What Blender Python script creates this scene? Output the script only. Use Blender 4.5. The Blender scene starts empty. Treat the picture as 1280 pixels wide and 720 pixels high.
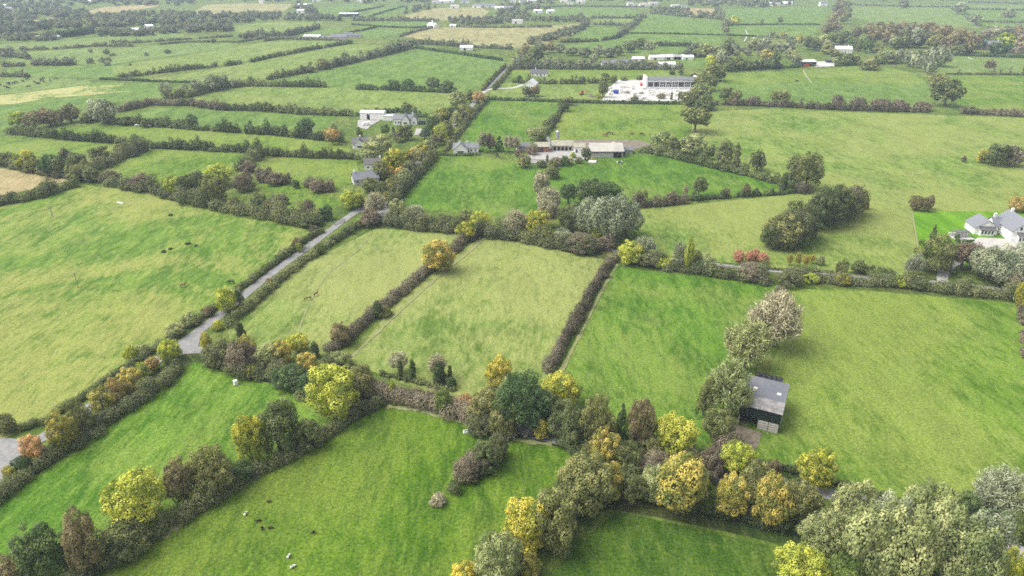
import bpy, math, random
import numpy as np
from mathutils import Vector

random.seed(11)
RNG = np.random.default_rng(11)
SC = bpy.context.scene
COL = SC.collection

# ------------------------------------------------------------------ survey
# The ground is flat at z = 0.  The photograph was taken from CAM_H metres;
# G() turns a sight line of the survey photograph into a ground point.
CAM_H, FOC, TILT = 100.0, 865.0, math.radians(25.6)
CT, ST = math.cos(TILT), math.sin(TILT)

def G(u, v, z=0.0):
    x = (u - 640.0) / FOC
    d = (v - 360.0) / FOC
    t = (CAM_H - z) / (ST + d * CT)
    return Vector((x * t, (CT - d * ST) * t, z))

def depth_of(p):
    return p[1] * CT + (CAM_H - p[2]) * ST

def height_at(p, v):
    t = (v - 360.0) / FOC
    return CAM_H - p[1] * (ST + t * CT) / (CT - t * ST)

# ------------------------------------------------------------------ object helpers
def link(o, parent=None):
    COL.objects.link(o)
    if parent is not None:
        o.parent = parent
    return o

def tag(o, label=None, cat=None, group=None, kind=None):
    if label: o['label'] = label
    if cat: o['category'] = cat
    if group: o['group'] = group
    if kind: o['kind'] = kind
    return o

def empty(name, loc, rz=0.0):
    o = bpy.data.objects.new(name, None)
    o.location = loc
    o.rotation_euler = (0, 0, rz)
    o.empty_display_size = 0.5
    return link(o)

class MB:
    """collects faces; build() links them as one mesh object"""
    def __init__(self):
        self.v, self.f, self.m = [], [], []
    def poly(self, pts, mi=0):
        b = len(self.v)
        self.v += [tuple(p) for p in pts]
        self.f.append(tuple(range(b, b + len(pts))))
        self.m.append(mi)
        return self
    def box(self, x0, x1, y0, y1, z0, z1, mi=0):
        b = len(self.v)
        self.v += [(x0,y0,z0),(x1,y0,z0),(x1,y1,z0),(x0,y1,z0),(x0,y0,z1),(x1,y0,z1),(x1,y1,z1),(x0,y1,z1)]
        for q in ((0,3,2,1),(4,5,6,7),(0,1,5,4),(1,2,6,5),(2,3,7,6),(3,0,4,7)):
            self.f.append(tuple(b + i for i in q)); self.m.append(mi)
        return self
    def prism(self, prof, a0, a1, axis='x', mi=0):
        """closed profile (list of (h, z)) extruded along x or y"""
        n = len(prof); b = len(self.v)
        for a in (a0, a1):
            for (h, z) in prof:
                self.v.append((a, h, z) if axis == 'x' else (h, a, z))
        self.f.append(tuple(b + i for i in range(n))); self.m.append(mi)
        self.f.append(tuple(b + n + i for i in reversed(range(n)))); self.m.append(mi)
        for i in range(n):
            j = (i + 1) % n
            self.f.append((b + i, b + n + i, b + n + j, b + j)); self.m.append(mi)
        return self
    def tube(self, pts, radii, n=7, mi=0):
        b = len(self.v); P = [Vector(p) for p in pts]
        for k, p in enumerate(P):
            d = (P[min(k+1, len(P)-1)] - P[max(k-1, 0)]).normalized()
            a = d.cross(Vector((0.31, 0.95, 0.05))).normalized()
            c = d.cross(a)
            for i in range(n):
                w = 2 * math.pi * i / n
                self.v.append(tuple(p + (a * math.cos(w) + c * math.sin(w)) * radii[k]))
        for k in range(len(P) - 1):
            for i in range(n):
                j = (i + 1) % n
                self.f.append((b+k*n+i, b+k*n+j, b+(k+1)*n+j, b+(k+1)*n+i)); self.m.append(mi)
        self.f.append(tuple(b + i for i in reversed(range(n)))); self.m.append(mi)
        self.f.append(tuple(b + (len(P)-1)*n + i for i in range(n))); self.m.append(mi)
        return self
    def mesh(self, name, mats):
        me = bpy.data.meshes.new(name)
        me.from_pydata(self.v, [], self.f)
        for m in (mats if isinstance(mats, (list, tuple)) else [mats]):
            me.materials.append(m)
        me.polygons.foreach_set('material_index', self.m)
        import bmesh
        bm = bmesh.new(); bm.from_mesh(me)
        bmesh.ops.recalc_face_normals(bm, faces=bm.faces)
        bm.to_mesh(me); bm.free()
        me.update()
        return me
    def build(self, name, mats, parent=None):
        return link(bpy.data.objects.new(name, self.mesh(name, mats)), parent)

# ------------------------------------------------------------------ materials
def new_mat(name):
    m = bpy.data.materials.new(name)
    m.use_nodes = True
    nt = m.node_tree
    for n in list(nt.nodes): nt.nodes.remove(n)
    out = nt.nodes.new('ShaderNodeOutputMaterial')
    return m, nt, out

def N(nt, typ, **kw):
    n = nt.nodes.new(typ)
    for k, v in kw.items():
        if k == 'ins':
            for kk, vv in v.items(): n.inputs[kk].default_value = vv
        else:
            setattr(n, k, v)
    return n

def L(nt, a, b): nt.links.new(a, b)

def c4(c): return (c[0], c[1], c[2], 1.0)

def noise(nt, vec, scale, detail=3.0, rough=0.55, dist=0.0):
    n = N(nt, 'ShaderNodeTexNoise', ins={'Scale': scale, 'Detail': detail, 'Roughness': rough, 'Distortion': dist})
    L(nt, vec, n.inputs['Vector'])
    return n.outputs['Fac']

def mapr(nt, val, a, b, c=0.0, d=1.0):
    n = N(nt, 'ShaderNodeMapRange', ins={'From Min': a, 'From Max': b, 'To Min': c, 'To Max': d})
    L(nt, val, n.inputs['Value'])
    return n.outputs['Result']

def mixc(nt, fac, a, b, mode='MIX'):
    n = N(nt, 'ShaderNodeMix', data_type='RGBA', blend_type=mode)
    for sock, val in ((n.inputs[0], fac), (n.inputs[6], a), (n.inputs[7], b)):
        if hasattr(val, 'node'): L(nt, val, sock)
        elif isinstance(val, (int, float)): sock.default_value = val
        else: sock.default_value = c4(val)
    return n.outputs[2]

def mul(nt, a, b):
    n = N(nt, 'ShaderNodeMath', operation='MULTIPLY')
    for s, v in ((n.inputs[0], a), (n.inputs[1], b)):
        if hasattr(v, 'node'): L(nt, v, s)
        else: s.default_value = v
    return n.outputs[0]

def plain(name, col, rough=0.7, var=0.15, scale=1.5, metal=0.0, stain=None, stain_scale=0.4, stain_lo=0.5, stain_hi=0.7, spec=0.3):
    m, nt, out = new_mat(name)
    tc = N(nt, 'ShaderNodeTexCoord').outputs['Object']
    n1 = noise(nt, tc, scale, 5)
    f = mapr(nt, n1, 0.3, 0.7, 1 - var, 1 + var)
    vm = N(nt, 'ShaderNodeVectorMath', operation='SCALE')
    vm.inputs[0].default_value = col
    L(nt, f, vm.inputs['Scale'])
    c = vm.outputs[0]
    if stain:
        c = mixc(nt, mapr(nt, noise(nt, tc, stain_scale, 6, 0.65), stain_lo, stain_hi), c, stain)
    b = N(nt, 'ShaderNodeBsdfPrincipled', ins={'Roughness': rough, 'Metallic': metal, 'Specular IOR Level': spec})
    L(nt, c, b.inputs['Base Color']); L(nt, b.outputs[0], out.inputs[0])
    return m

def grass_mat(name, c1, c2, straw=(0.25, 0.23, 0.10), straw_lo=0.56, straw_hi=0.72, straw_amt=0.6, rot=0.4, stretch=3.0, deep=(0.035, 0.085, 0.012), deep_amt=0.35, seed=0.0, fine=1.0):
    """pasture: tufts, streaks, cropped patches, straw patches"""
    m, nt, out = new_mat(name)
    tc = N(nt, 'ShaderNodeTexCoord').outputs['Object']
    off = N(nt, 'ShaderNodeVectorMath', operation='ADD'); off.inputs[1].default_value = (seed * 137.1, seed * 71.3, 0)
    L(nt, tc, off.inputs[0]); P = off.outputs[0]
    mp = N(nt, 'ShaderNodeMapping'); mp.inputs['Rotation'].default_value = (0, 0, rot); mp.inputs['Scale'].default_value = (1.0, 1.0 / stretch, 1)
    L(nt, P, mp.inputs[0]); S = mp.outputs[0]
    big = noise(nt, P, 0.018, 4, 0.6, 0.6)
    med = noise(nt, S, 0.11, 5, 0.62, 0.8)
    sml = noise(nt, S, 0.55, 4, 0.7, 0.5)
    fin = noise(nt, P, 1.7, 4, 0.75)
    a = N(nt, 'ShaderNodeMath', operation='ADD'); L(nt, mul(nt, med, 0.6), a.inputs[0]); L(nt, mul(nt, sml, 0.4), a.inputs[1])
    c1 = (c1[0]*.57, c1[1]*.63, c1[2]*.37); c2 = (c2[0]*.83, c2[1]*.87, c2[2]*.60)
    straw = (straw[0], straw[1]*.96, straw[2]*.72); deep = (deep[0], deep[1]*.92, deep[2]*.7)
    c = mixc(nt, mapr(nt, a.outputs[0], 0.42, 0.58), c1, c2)
    c = mixc(nt, mul(nt, mapr(nt, noise(nt, S, 0.30, 5, 0.75, 1.2), 0.50, 0.64), min(1, deep_amt * 1.5)), c, deep)
    sa = N(nt, 'ShaderNodeMath', operation='ADD'); L(nt, mul(nt, big, 0.62), sa.inputs[0]); L(nt, mul(nt, sml, 0.38), sa.inputs[1])
    c = mixc(nt, mul(nt, mapr(nt, sa.outputs[0], straw_lo - 0.06, straw_hi - 0.06), straw_amt), c, straw)
    f = mapr(nt, fin, 0.3, 0.7, 1 - 0.42 * fine, 1 + 0.42 * fine)
    sc = N(nt, 'ShaderNodeVectorMath', operation='SCALE'); L(nt, c, sc.inputs[0]); L(nt, f, sc.inputs['Scale'])
    b = N(nt, 'ShaderNodeBsdfPrincipled', ins={'Roughness': 0.9, 'Specular IOR Level': 0.1})
    L(nt, sc.outputs[0], b.inputs['Base Color'])
    bp = N(nt, 'ShaderNodeBump', ins={'Strength': 0.55, 'Distance': 0.35})
    h = N(nt, 'ShaderNodeMath', operation='ADD'); L(nt, sml, h.inputs[0]); L(nt, mul(nt, fin, 0.5), h.inputs[1])
    L(nt, h.outputs[0], bp.inputs['Height']); L(nt, bp.outputs[0], b.inputs['Normal'])
    L(nt, b.outputs[0], out.inputs[0])
    return m

FOL = {   # foliage colours: list of stops along the leaf tint
 'dark green': [(.019,.034,.014),(.042,.068,.024),(.078,.106,.038)],
 'green':      [(.030,.046,.012),(.062,.088,.020),(.110,.135,.032)],
 'olive': [(.038,.045,.016),(.088,.095,.030),(.155,.152,.056)],
 'yellow green': [(.060,.082,.014),(.135,.160,.022),(.205,.225,.030),(.300,.300,.045)],
 'yellow': [(.050,.074,.014),(.125,.138,.020),(.225,.205,.026),(.350,.295,.045)],
 'golden': [(.048,.062,.018),(.110,.118,.028),(.215,.178,.034),(.330,.262,.062)],
 'orange': [(.075,.072,.024),(.180,.130,.042),(.280,.180,.060),(.350,.235,.095)],
 'russet': [(.046,.044,.022),(.104,.086,.042),(.165,.132,.064)],
 'coral red': [(.150,.065,.040),(.270,.120,.075),(.330,.185,.115)],
 'brown': [(.046,.038,.024),(.098,.082,.052),(.155,.130,.084)],
 'purple brown': [(.038,.033,.022),(.080,.068,.044),(.125,.108,.068)],
 'silver grey': [(.050,.063,.034),(.126,.142,.082),(.222,.228,.140)],
 'pale olive': [(.052,.068,.024),(.132,.148,.056),(.235,.240,.102)],
 'pale brown': [(.085,.080,.045),(.165,.155,.090),(.275,.260,.160)],
 'dark olive': [(.026,.034,.013),(.060,.074,.028),(.112,.122,.048)],
 'mixed': [(.030,.040,.017),(.072,.068,.040),(.058,.078,.027),(.112,.110,.048),(.042,.056,.022),(.145,.136,.054)],
 'warm mixed': [(.034,.036,.018),(.095,.070,.036),(.060,.070,.026),(.165,.120,.045),(.110,.075,.040)],
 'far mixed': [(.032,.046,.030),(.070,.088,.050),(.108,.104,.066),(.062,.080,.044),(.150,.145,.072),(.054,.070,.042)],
 'ivy':        [(.020,.032,.012),(.040,.058,.020),(.070,.085,.028)],
}
def foliage_mat(name, stops):
    m, nt, out = new_mat('foliage ' + name)
    at = N(nt, 'ShaderNodeAttribute', attribute_name='tint')
    rp = N(nt, 'ShaderNodeValToRGB')
    el = rp.color_ramp.elements
    n = len(stops)
    while len(el) < n: el.new(0.5)
    for i in range(n):
        el[i].position = 0.06 + 0.88 * i / (n - 1)
        el[i].color = c4(stops[i])
    L(nt, at.outputs['Fac'], rp.inputs[0])
    oi = N(nt, 'ShaderNodeObjectInfo')
    hs = N(nt, 'ShaderNodeHueSaturation', ins={'Saturation': 0.97})
    L(nt, mapr(nt, oi.outputs['Random'], 0, 1, 0.484, 0.514), hs.inputs['Hue'])
    L(nt, mapr(nt, oi.outputs['Random'], 0, 1, 1.14, 0.90), hs.inputs['Value'])
    L(nt, rp.outputs[0], hs.inputs['Color'])
    d = N(nt, 'ShaderNodeBsdfDiffuse'); t = N(nt, 'ShaderNodeBsdfTranslucent')
    mx = N(nt, 'ShaderNodeMixShader', ins={0: 0.25})
    L(nt, hs.outputs[0], d.inputs[0]); L(nt, hs.outputs[0], t.inputs[0])
    L(nt, d.outputs[0], mx.inputs[1]); L(nt, t.outputs[0], mx.inputs[2])
    L(nt, mx.outputs[0], out.inputs[0])
    return m
FOLK = 2.05
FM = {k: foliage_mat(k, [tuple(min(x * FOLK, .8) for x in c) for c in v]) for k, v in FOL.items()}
BARK = plain('bark', (0.10, 0.085, 0.065), 0.9, 0.35, 6.0)

# ------------------------------------------------------------------ foliage geometry
def unit(a):
    return a / np.maximum(np.linalg.norm(a, axis=1, keepdims=True), 1e-9)

def leaf_quads(pos, nrm, size, rng, along=None, elong=1.0):
    n = len(pos)
    if along is None:
        along = rng.normal(size=(n, 3))
    t = unit(along - nrm * np.sum(along * nrm, axis=1, keepdims=True))
    b = np.cross(nrm, t)
    s = (size * rng.uniform(0.65, 1.35, n))[:, None] if np.isscalar(size) else (size * rng.uniform(0.65, 1.35, n))[:, None]
    l = t * s * 0.62 * elong; w = b * s * 0.5
    k = rng.uniform(-0.35, 0.35, (n, 1))
    q = np.stack([pos - l, pos + w + l * k, pos + l, pos - w + l * k], axis=1)
    return q

def quads_mesh(name, q, tint):
    n = len(q)
    me = bpy.data.meshes.new(name)
    me.vertices.add(n * 4); me.loops.add(n * 4); me.polygons.add(n)
    me.vertices.foreach_set('co', np.ascontiguousarray(q, dtype=np.float32).ravel())
    me.loops.foreach_set('vertex_index', np.arange(n * 4, dtype=np.int32))
    me.polygons.foreach_set('loop_start', np.arange(0, n * 4, 4, dtype=np.int32))
    a = me.attributes.new('tint', 'FLOAT', 'FACE')
    a.data.foreach_set('value', np.clip(tint, 0, 1).astype(np.float32))
    me.update()
    return me

def sphere_dirs(n, rng):
    return unit(rng.normal(size=(n, 3)))

def blobs_leaves(cent, rad, leaf, cover, rng, jitter=0.7, elong=1.0, up=0.0, cull=0.82, zmin=0.01, tint_blob=0.72, bt=None):
    """leaves over the skins of many ellipsoidal clumps; leaves buried in other clumps are dropped"""
    cent = np.asarray(cent, float); rad = np.asarray(rad, float)
    leaf = np.broadcast_to(np.asarray(leaf, float), (len(cent),))
    area = 4 * np.pi * ((rad[:,0]*rad[:,1])**1.6/3 + (rad[:,0]*rad[:,2])**1.6/3 + (rad[:,1]*rad[:,2])**1.6/3) ** (1/1.6)
    cnt = np.maximum((area * cover / (leaf**2 * 0.62 * elong)).astype(int), 6)
    idx = np.repeat(np.arange(len(cent)), cnt)
    d = sphere_dirs(len(idx), rng)
    rr = rng.uniform(0.70, 1.10, (len(idx), 1)) + (rng.uniform(0, 1, (len(idx), 1)) < .12) * rng.uniform(0, .22, (len(idx), 1))
    pos = cent[idx] + d * rad[idx] * rr
    keep = pos[:, 2] > zmin
    pos, d, idx = pos[keep], d[keep], idx[keep]
    nrm = unit(d / rad[idx] * rad[idx].mean(axis=1, keepdims=True) + rng.normal(size=d.shape) * jitter * 0.42 + np.array([0, 0, 0.40]))
    along = None
    if up > 0:
        along = unit(d + np.array([0, 0, up]) + rng.normal(size=d.shape) * 0.35)
    if bt is None: bt = rng.uniform(0, 1, len(cent))
    tint = tint_blob * bt[idx] + (1 - tint_blob) * rng.uniform(0, 1, len(idx))
    # cull
    if cull and len(cent) < 160:
        inside = np.zeros(len(pos), bool)
        for j in range(len(cent)):
            e = np.sum(((pos - cent[j]) / rad[j]) ** 2, axis=1)
            inside |= (e < cull ** 2) & (idx != j)
        pos, nrm, idx, tint = pos[~inside], nrm[~inside], idx[~inside], tint[~inside]
        if along is not None: along = along[~inside]
    return leaf_quads(pos, nrm, leaf[idx], rng, along, elong), tint

def lobes(rng, n=11, amp=0.42):
    ld = sphere_dirs(n, rng); la = rng.uniform(-amp, amp, n)
    def f(d):
        return 1 + (np.maximum(d @ ld.T, 0) ** 3) @ la
    return f

def crown_round(seed, lod, kind='round'):
    rng = np.random.default_rng(seed)
    nc = {'near': 120, 'mid': 52, 'far': 18}[lod]
    leaf = {'near': 0.028, 'mid': 0.058, 'far': 0.12}[lod]
    rs = {'near': (0.065, 0.135), 'mid': (0.10, 0.18), 'far': (0.17, 0.27)}[lod]
    zc, rz, rxy = {'round': (0.49, 0.49, 0.50), 'tall': (0.49, 0.50, 0.50), 'bush': (0.36, 0.58, 0.52), 'open': (0.60, 0.38, 0.50)}[kind]
    d = sphere_dirs(nc * 3, rng)
    d = d[d[:, 2] > (-0.75 if kind != 'bush' else -0.35)][:nc]
    rad = rng.uniform(*rs, len(d))
    f = np.clip(lobes(rng)(d), .55, 1.3)
    rr = (rng.uniform(0.45, 1.0, len(d)) ** 0.5) * f * rng.uniform(.9, 1.08, len(d))
    if kind == 'tall':
        taper = 1 - 0.35 * np.clip(d[:, 2], 0, 1)
    else:
        taper = np.ones(len(d))
    c = np.stack([d[:,0]*(rxy-rad*0.8)*rr*taper, d[:,1]*(rxy-rad*0.8)*rr*taper, zc + d[:,2]*(rz-rad*0.7)*rr], axis=1)
    c = np.vstack([c, [[0, 0, zc - 0.05]]]); rad = np.append(rad, rxy * 0.5)
    R = np.stack([rad, rad, rad * rng.uniform(0.75, 1.0, len(rad))], axis=1)
    return blobs_leaves(c, R, leaf, {'near': 0.55, 'mid': 0.66, 'far': 0.85}[lod], rng)

def crown_willow(seed, lod):
    rng = np.random.default_rng(seed)
    nc = {'near': 58, 'mid': 36, 'far': 12}[lod]
    leaf = {'near': 0.024, 'mid': 0.05, 'far': 0.11}[lod]
    d = sphere_dirs(nc * 3, rng); d = d[d[:, 2] > -0.5][:nc]
    rad = rng.uniform(0.085, 0.15, len(d)) * (1.5 if lod == 'far' else 1)
    rr = (rng.uniform(0.3, 1.0, len(d)) ** 0.5) * lobes(rng, 6, 0.3)(d)
    c = np.stack([d[:,0]*0.40*rr, d[:,1]*0.40*rr, 0.52 + d[:,2]*0.36*rr], axis=1)
    c = np.vstack([c, [[0, 0, 0.42]]]); rad = np.append(rad, 0.26)
    R = np.stack([rad*0.85, rad*0.85, rad*1.45], axis=1)
    return blobs_leaves(c, R, leaf, 0.6, rng, elong=1.5, up=1.3, jitter=0.9)

def crown_bare(seed, lod):
    """thinning crown: fine twigs plus a few remaining leaves"""
    rng = np.random.default_rng(seed)
    nc = {'near': 80, 'mid': 36, 'far': 14}[lod]
    k = {'near': 1.0, 'mid': 1.7, 'far': 3.4}[lod]
    d = sphere_dirs(nc * 3, rng); d = d[d[:, 2] > -0.45][:nc]
    f = lobes(rng, 7, 0.3)(d)
    root = np.array([0, 0, 0.30])
    tips = np.stack([d[:,0]*0.45*f, d[:,1]*0.45*f, 0.55 + d[:,2]*0.43*f], axis=1)
    per = int(95 / k)
    idx = np.repeat(np.arange(len(d)), per)
    t = rng.uniform(0.45, 1.0, (len(idx), 1))
    pos = root + (tips[idx] - root) * t + rng.normal(size=(len(idx), 3)) * 0.045
    al = unit(tips[idx] - root + np.array([0, 0, 0.15]) + rng.normal(size=pos.shape) * 0.35)
    q1 = leaf_quads(pos, unit(rng.normal(size=pos.shape)), 0.018 * k, rng, al, 5.0)
    t1 = rng.uniform(0.2, 1.0, len(q1))
    m = int(3600 / k ** 2)
    i2 = rng.integers(0, len(d), m)
    p2 = root + (tips[i2] - root) * rng.uniform(0.3, 1.03, (m, 1)) ** 0.6 + rng.normal(size=(m, 3)) * 0.05
    q2 = leaf_quads(p2, unit(rng.normal(size=p2.shape) + np.array([0,0,.8])), 0.026 * k, rng)
    return np.vstack([q1, q2]), np.concatenate([t1, rng.uniform(0, 1, m)])

def crown_column(seed, lod):
    rng = np.random.default_rng(seed)
    n = {'near': 26, 'mid': 16, 'far': 8}[lod]
    leaf = {'near': 0.05, 'mid': 0.085, 'far': 0.15}[lod]
    z = np.linspace(0.06, 0.93, n) + rng.uniform(-.02, .02, n)
    w = np.interp(z, [0, 0.25, 0.7, 1.0], [0.30, 0.34, 0.30, 0.12]) * rng.uniform(0.75, 1.2, n)
    c = np.stack([rng.normal(0, .09, n), rng.normal(0, .09, n), z], axis=1)
    return blobs_leaves(c, np.stack([w, w, np.full(n, 0.085)], axis=1), leaf, 0.6, rng, cull=0.7)

def crown_conifer(seed, lod):
    rng = np.random.default_rng(seed)
    n = {'near': 60, 'mid': 30, 'far': 12}[lod]
    leaf = {'near': 0.035, 'mid': 0.06, 'far': 0.12}[lod]
    z = rng.uniform(0.06, 0.96, n) ; a = rng.uniform(0, 2*np.pi, n)
    w = 0.40 * (1 - z) ** 0.8 + 0.02
    c = np.stack([np.cos(a)*w*0.75, np.sin(a)*w*0.75, z], axis=1)
    r = 0.05 + 0.14 * (1 - z)
    c = np.vstack([c, [[0, 0, 0.3]]]); R = np.stack([r, r, r*0.7], axis=1); R = np.vstack([R, [[.25, .25, .3]]])
    return blobs_leaves(c, R, leaf, 0.65, rng)

def trunk_mesh(name, seed, kind):
    rng = random.Random(seed)
    mb = MB()
    top = {'bare': 0.75, 'open': 0.6, 'conifer': 0.9, 'column': 0.95}.get(kind, 0.62)
    w = 0.035 if kind != 'column' else 0.10
    pts = [(0, 0, -0.02)] + [(rng.uniform(-.02, .02), rng.uniform(-.02, .02), top * k / 4) for k in range(1, 5)]
    mb.tube(pts, [w * 1.5, w, w * 0.85, w * 0.6, w * 0.3])
    if kind in ('round', 'tall', 'open', 'bare', 'willow', 'bush'):
        nl = 11 if kind == 'bare' else 7
        for i in range(nl):
            a = 2 * math.pi * i / nl + rng.uniform(-.3, .3)
            z0 = rng.uniform(0.2, 0.45); r = rng.uniform(0.25, 0.40); z1 = z0 + rng.uniform(0.2, 0.42)
            if kind == 'bush': z0 *= 0.4; z1 *= 0.8
            mb.tube([(0, 0, z0), (math.cos(a)*r*.5, math.sin(a)*r*.5, z0 + (z1-z0)*.6), (math.cos(a)*r, math.sin(a)*r, z1)], [w*.5, w*.33, w*.12], 5)
    return mb.mesh(name, BARK)

GEN = {'round': lambda s, l: crown_round(s, l, 'round'), 'tall': lambda s, l: crown_round(s, l, 'tall'),
       'open': lambda s, l: crown_round(s, l, 'open'), 'bush': lambda s, l: crown_round(s, l, 'bush'),
       'willow': crown_willow, 'bare': crown_bare, 'column': crown_column, 'conifer': crown_conifer}
VARIANTS = {'round': 5, 'tall': 4, 'open': 3, 'bush': 4, 'willow': 3, 'bare': 3, 'column': 2, 'conifer': 2}
_cr, _tr, _raw = {}, {}, {}
def crown_raw(kind, var, lod):
    k = (kind, var, lod)
    if k not in _raw:
        q, t = GEN[kind](1000 + 37 * var + len(kind) * 7, lod)
        z1 = np.percentile(q[..., 2], 99.7); r1 = np.percentile(np.abs(q[..., :2]), 98.5)
        q = q * np.array([.5 / r1, .5 / r1, 1 / z1]) if kind not in ('column', 'conifer') else q
        _raw[k] = (q, t)
    return _raw[k]
def crown(kind, var, lod):
    k = (kind, var, lod)
    if k not in _cr:
        q, t = crown_raw(*k)
        me = quads_mesh('crown_' + kind, q, t); me.materials.append(FM['green'])
        _cr[k] = me
    return _cr[k]
def trunk(kind, var):
    k = (kind, var)
    if k not in _tr: _tr[k] = trunk_mesh('trunk_' + kind, 50 + var, kind)
    return _tr[k]

ORD = 'first second third fourth fifth sixth seventh eighth ninth tenth eleventh twelfth thirteenth fourteenth fifteenth sixteenth seventeenth eighteenth nineteenth twentieth'.split()
KIND = {  # object name, words, category
 'round': ('broadleaf_tree', 'tree', 'tree'), 'tall': ('broadleaf_tree', 'tall tree', 'tree'), 'open': ('broadleaf_tree', 'open tree', 'tree'),
 'bush': ('bush', 'bush', 'bush'), 'willow': ('willow_tree', 'willow', 'tree'), 'bare': ('bare_tree', 'thinning tree', 'tree'),
 'column': ('ivy_clad_tree', 'ivy column', 'tree'), 'conifer': ('conifer_tree', 'conifer', 'tree')}
N_TREES = 0

def put_tree(kind, colr, P, w, h, label, group, lod, parts=True):
    global N_TREES
    N_TREES += 1
    nm, _, cat = KIND[kind]
    var = random.randrange(VARIANTS[kind])
    rz = random.uniform(0, 6.28)
    if parts:
        root = empty(nm, P, rz)
        t = link(bpy.data.objects.new('stem' if kind == 'bush' else 'trunk', trunk(kind, var)), root); t.scale = (w, w, h)
        c = link(bpy.data.objects.new('crown' if kind != 'bush' else 'foliage', crown(kind, var, lod)), root); c.scale = (w, w, h)
    else:
        root = c = link(bpy.data.objects.new(nm, crown(kind, var, lod)))
        root.location = P; root.rotation_euler = (0, 0, rz); c.scale = (w, w, h)
    c.material_slots[0].link = 'OBJECT'
    c.material_slots[0].material = FM[colr]
    if len(label.split()) > 16: print('LONG', label)
    tag(root, label, cat, group)
    return root

def row(phrase, group, trees, order='from the left'):
    """trees: (kind, colour, x, y_base, width, y_top) read off the survey photograph"""
    trees = sorted(trees, key=lambda t: t[2])
    for i, (kind, colr, x, yb, w, yt) in enumerate(trees):
        P = G(x, yb)
        wm = w * depth_of(P) / FOC
        k = 0.20 * wm
        P.x *= (P.y + k) / P.y; P.y += k
        h = max(height_at(P, yt) * 0.97, 0.45 * wm)
        lod = 'near' if yb > 235 else ('mid' if yb > 105 else 'far')
        word = KIND[kind][1]
        if len(trees) == 1: lab = f'{colr} {word} {phrase}'
        elif i < 10 or len(trees) < 16: lab = f'{colr} {word}, {ORD[i]} {order} {phrase}'
        else: lab = f'{colr} {word}, {ORD[len(trees) - 1 - i]} from the right {phrase}'
        put_tree(kind, colr, P, wm * 1.06, h, lab, group, lod, parts=yb > 95)

def hedge(pts, w, h, colr, label, lump=0.35, gap=0.0, name='hedge', cat='hedge', tall=0.0, group='hedges between the fields', world=False):
    """one hedge along a line: overlapping bushes of leaves"""
    rng = np.random.default_rng(abs(hash((round(pts[0][0]*7), round(pts[0][1]*13), len(pts)))) % 99991)
    P = [np.array(G(*p)) for p in pts] if not world else [np.array(p) for p in pts]
    cent, rad, leaf, bts = [], [], [], []
    hv, cv = 0.0, rng.uniform(.2, .8)
    for a, b in zip(P[:-1], P[1:]):
        ln = np.linalg.norm(b - a); step = max(0.34 * w, 0.6)
        n = max(int(ln / step), 1)
        side = np.array([-(b-a)[1], (b-a)[0], 0]) / max(ln, 1e-6)
        gaps = rng.uniform(0, 1, n)
        for i in range(n):
            if gap and gaps[(i // 3) * 3 % n] < gap: continue
            c = a + (b - a) * (i + rng.uniform(0.2, 0.8)) / n + side * rng.normal(0, 0.17 * w)
            hv = .86 * hv + rng.normal(0, .5 * lump * .45); cv = np.clip(cv + rng.normal(0, .14), 0, 1)
            k = max(1 + rng.uniform(-lump, lump) * .8 + np.clip(hv, -.4, .5), .35)
            bts.append(np.clip(cv + rng.normal(0, .18), 0, 1))
            hh = h * k * (1 + (tall if rng.uniform() < 0.22 else 0))
            ww = w * 0.47 * (1 + rng.uniform(-lump, lump) * 0.6)
            cent.append((c[0], c[1], hh * 0.42)); rad.append((ww, ww, hh * 0.58))
            leaf.append(max(0.24, depth_of(c) / FOC * 1.35))
    if not cent: return None
    q, t = blobs_leaves(cent, rad, leaf, 0.62 if lump > 0.2 else 0.9, rng, cull=None, zmin=0.02, tint_blob=0.55, bt=np.array(bts))
    o = np.mean(np.array(cent), axis=0); o[2] = 0
    q -= o
    me = quads_mesh(name, q, t); me.materials.append(FM[colr])
    ob = link(bpy.data.objects.new(name, me)); ob.location = o
    return tag(ob, label, cat, group)

_zi = [0]
def sheet(name, pts, mat, label=None, cat=None, z=None):
    """one flat sheet of ground cover, each about 4 mm above the last"""
    if z is None:
        _zi[0] += 1; z = 0.02 + 0.004 * (_zi[0] % 16)
    mb = MB(); mb.poly([G(*p)[:2] + (z,) for p in pts])
    return tag(mb.build(name, mat), label, cat, kind='structure')

def ribbon(name, pts, width, mat, z, label=None, cat=None, wobble=0.0):
    P = [G(*p) for p in pts]
    out = []   # resample with Catmull-Rom
    for i in range(len(P) - 1):
        p0, p1, p2, p3 = P[max(i-1, 0)], P[i], P[i+1], P[min(i+2, len(P)-1)]
        for k in range(8):
            t = k / 8
            out.append(0.5 * ((2*p1) + (p2-p0)*t + (2*p0-5*p1+4*p2-p3)*t*t + (3*p1-p0-3*p2+p3)*t**3))
    out.append(P[-1])
    mb = MB()
    for i, p in enumerate(out):
        d = (out[min(i+1, len(out)-1)] - out[max(i-1, 0)]).normalized()
        s = Vector((-d.y, d.x, 0)) * (width / 2) * (1 + random.uniform(-wobble, wobble))
        mb.v += [(p.x + s.x, p.y + s.y, z), (p.x - s.x, p.y - s.y, z)]
        if i:
            b = 2 * i; mb.f.append((b-2, b-1, b+1, b)); mb.m.append(0)
    return tag(mb.build(name, mat), label, cat, kind='structure')
HAZE, EXPO = 0.00014, 1.46
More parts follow.
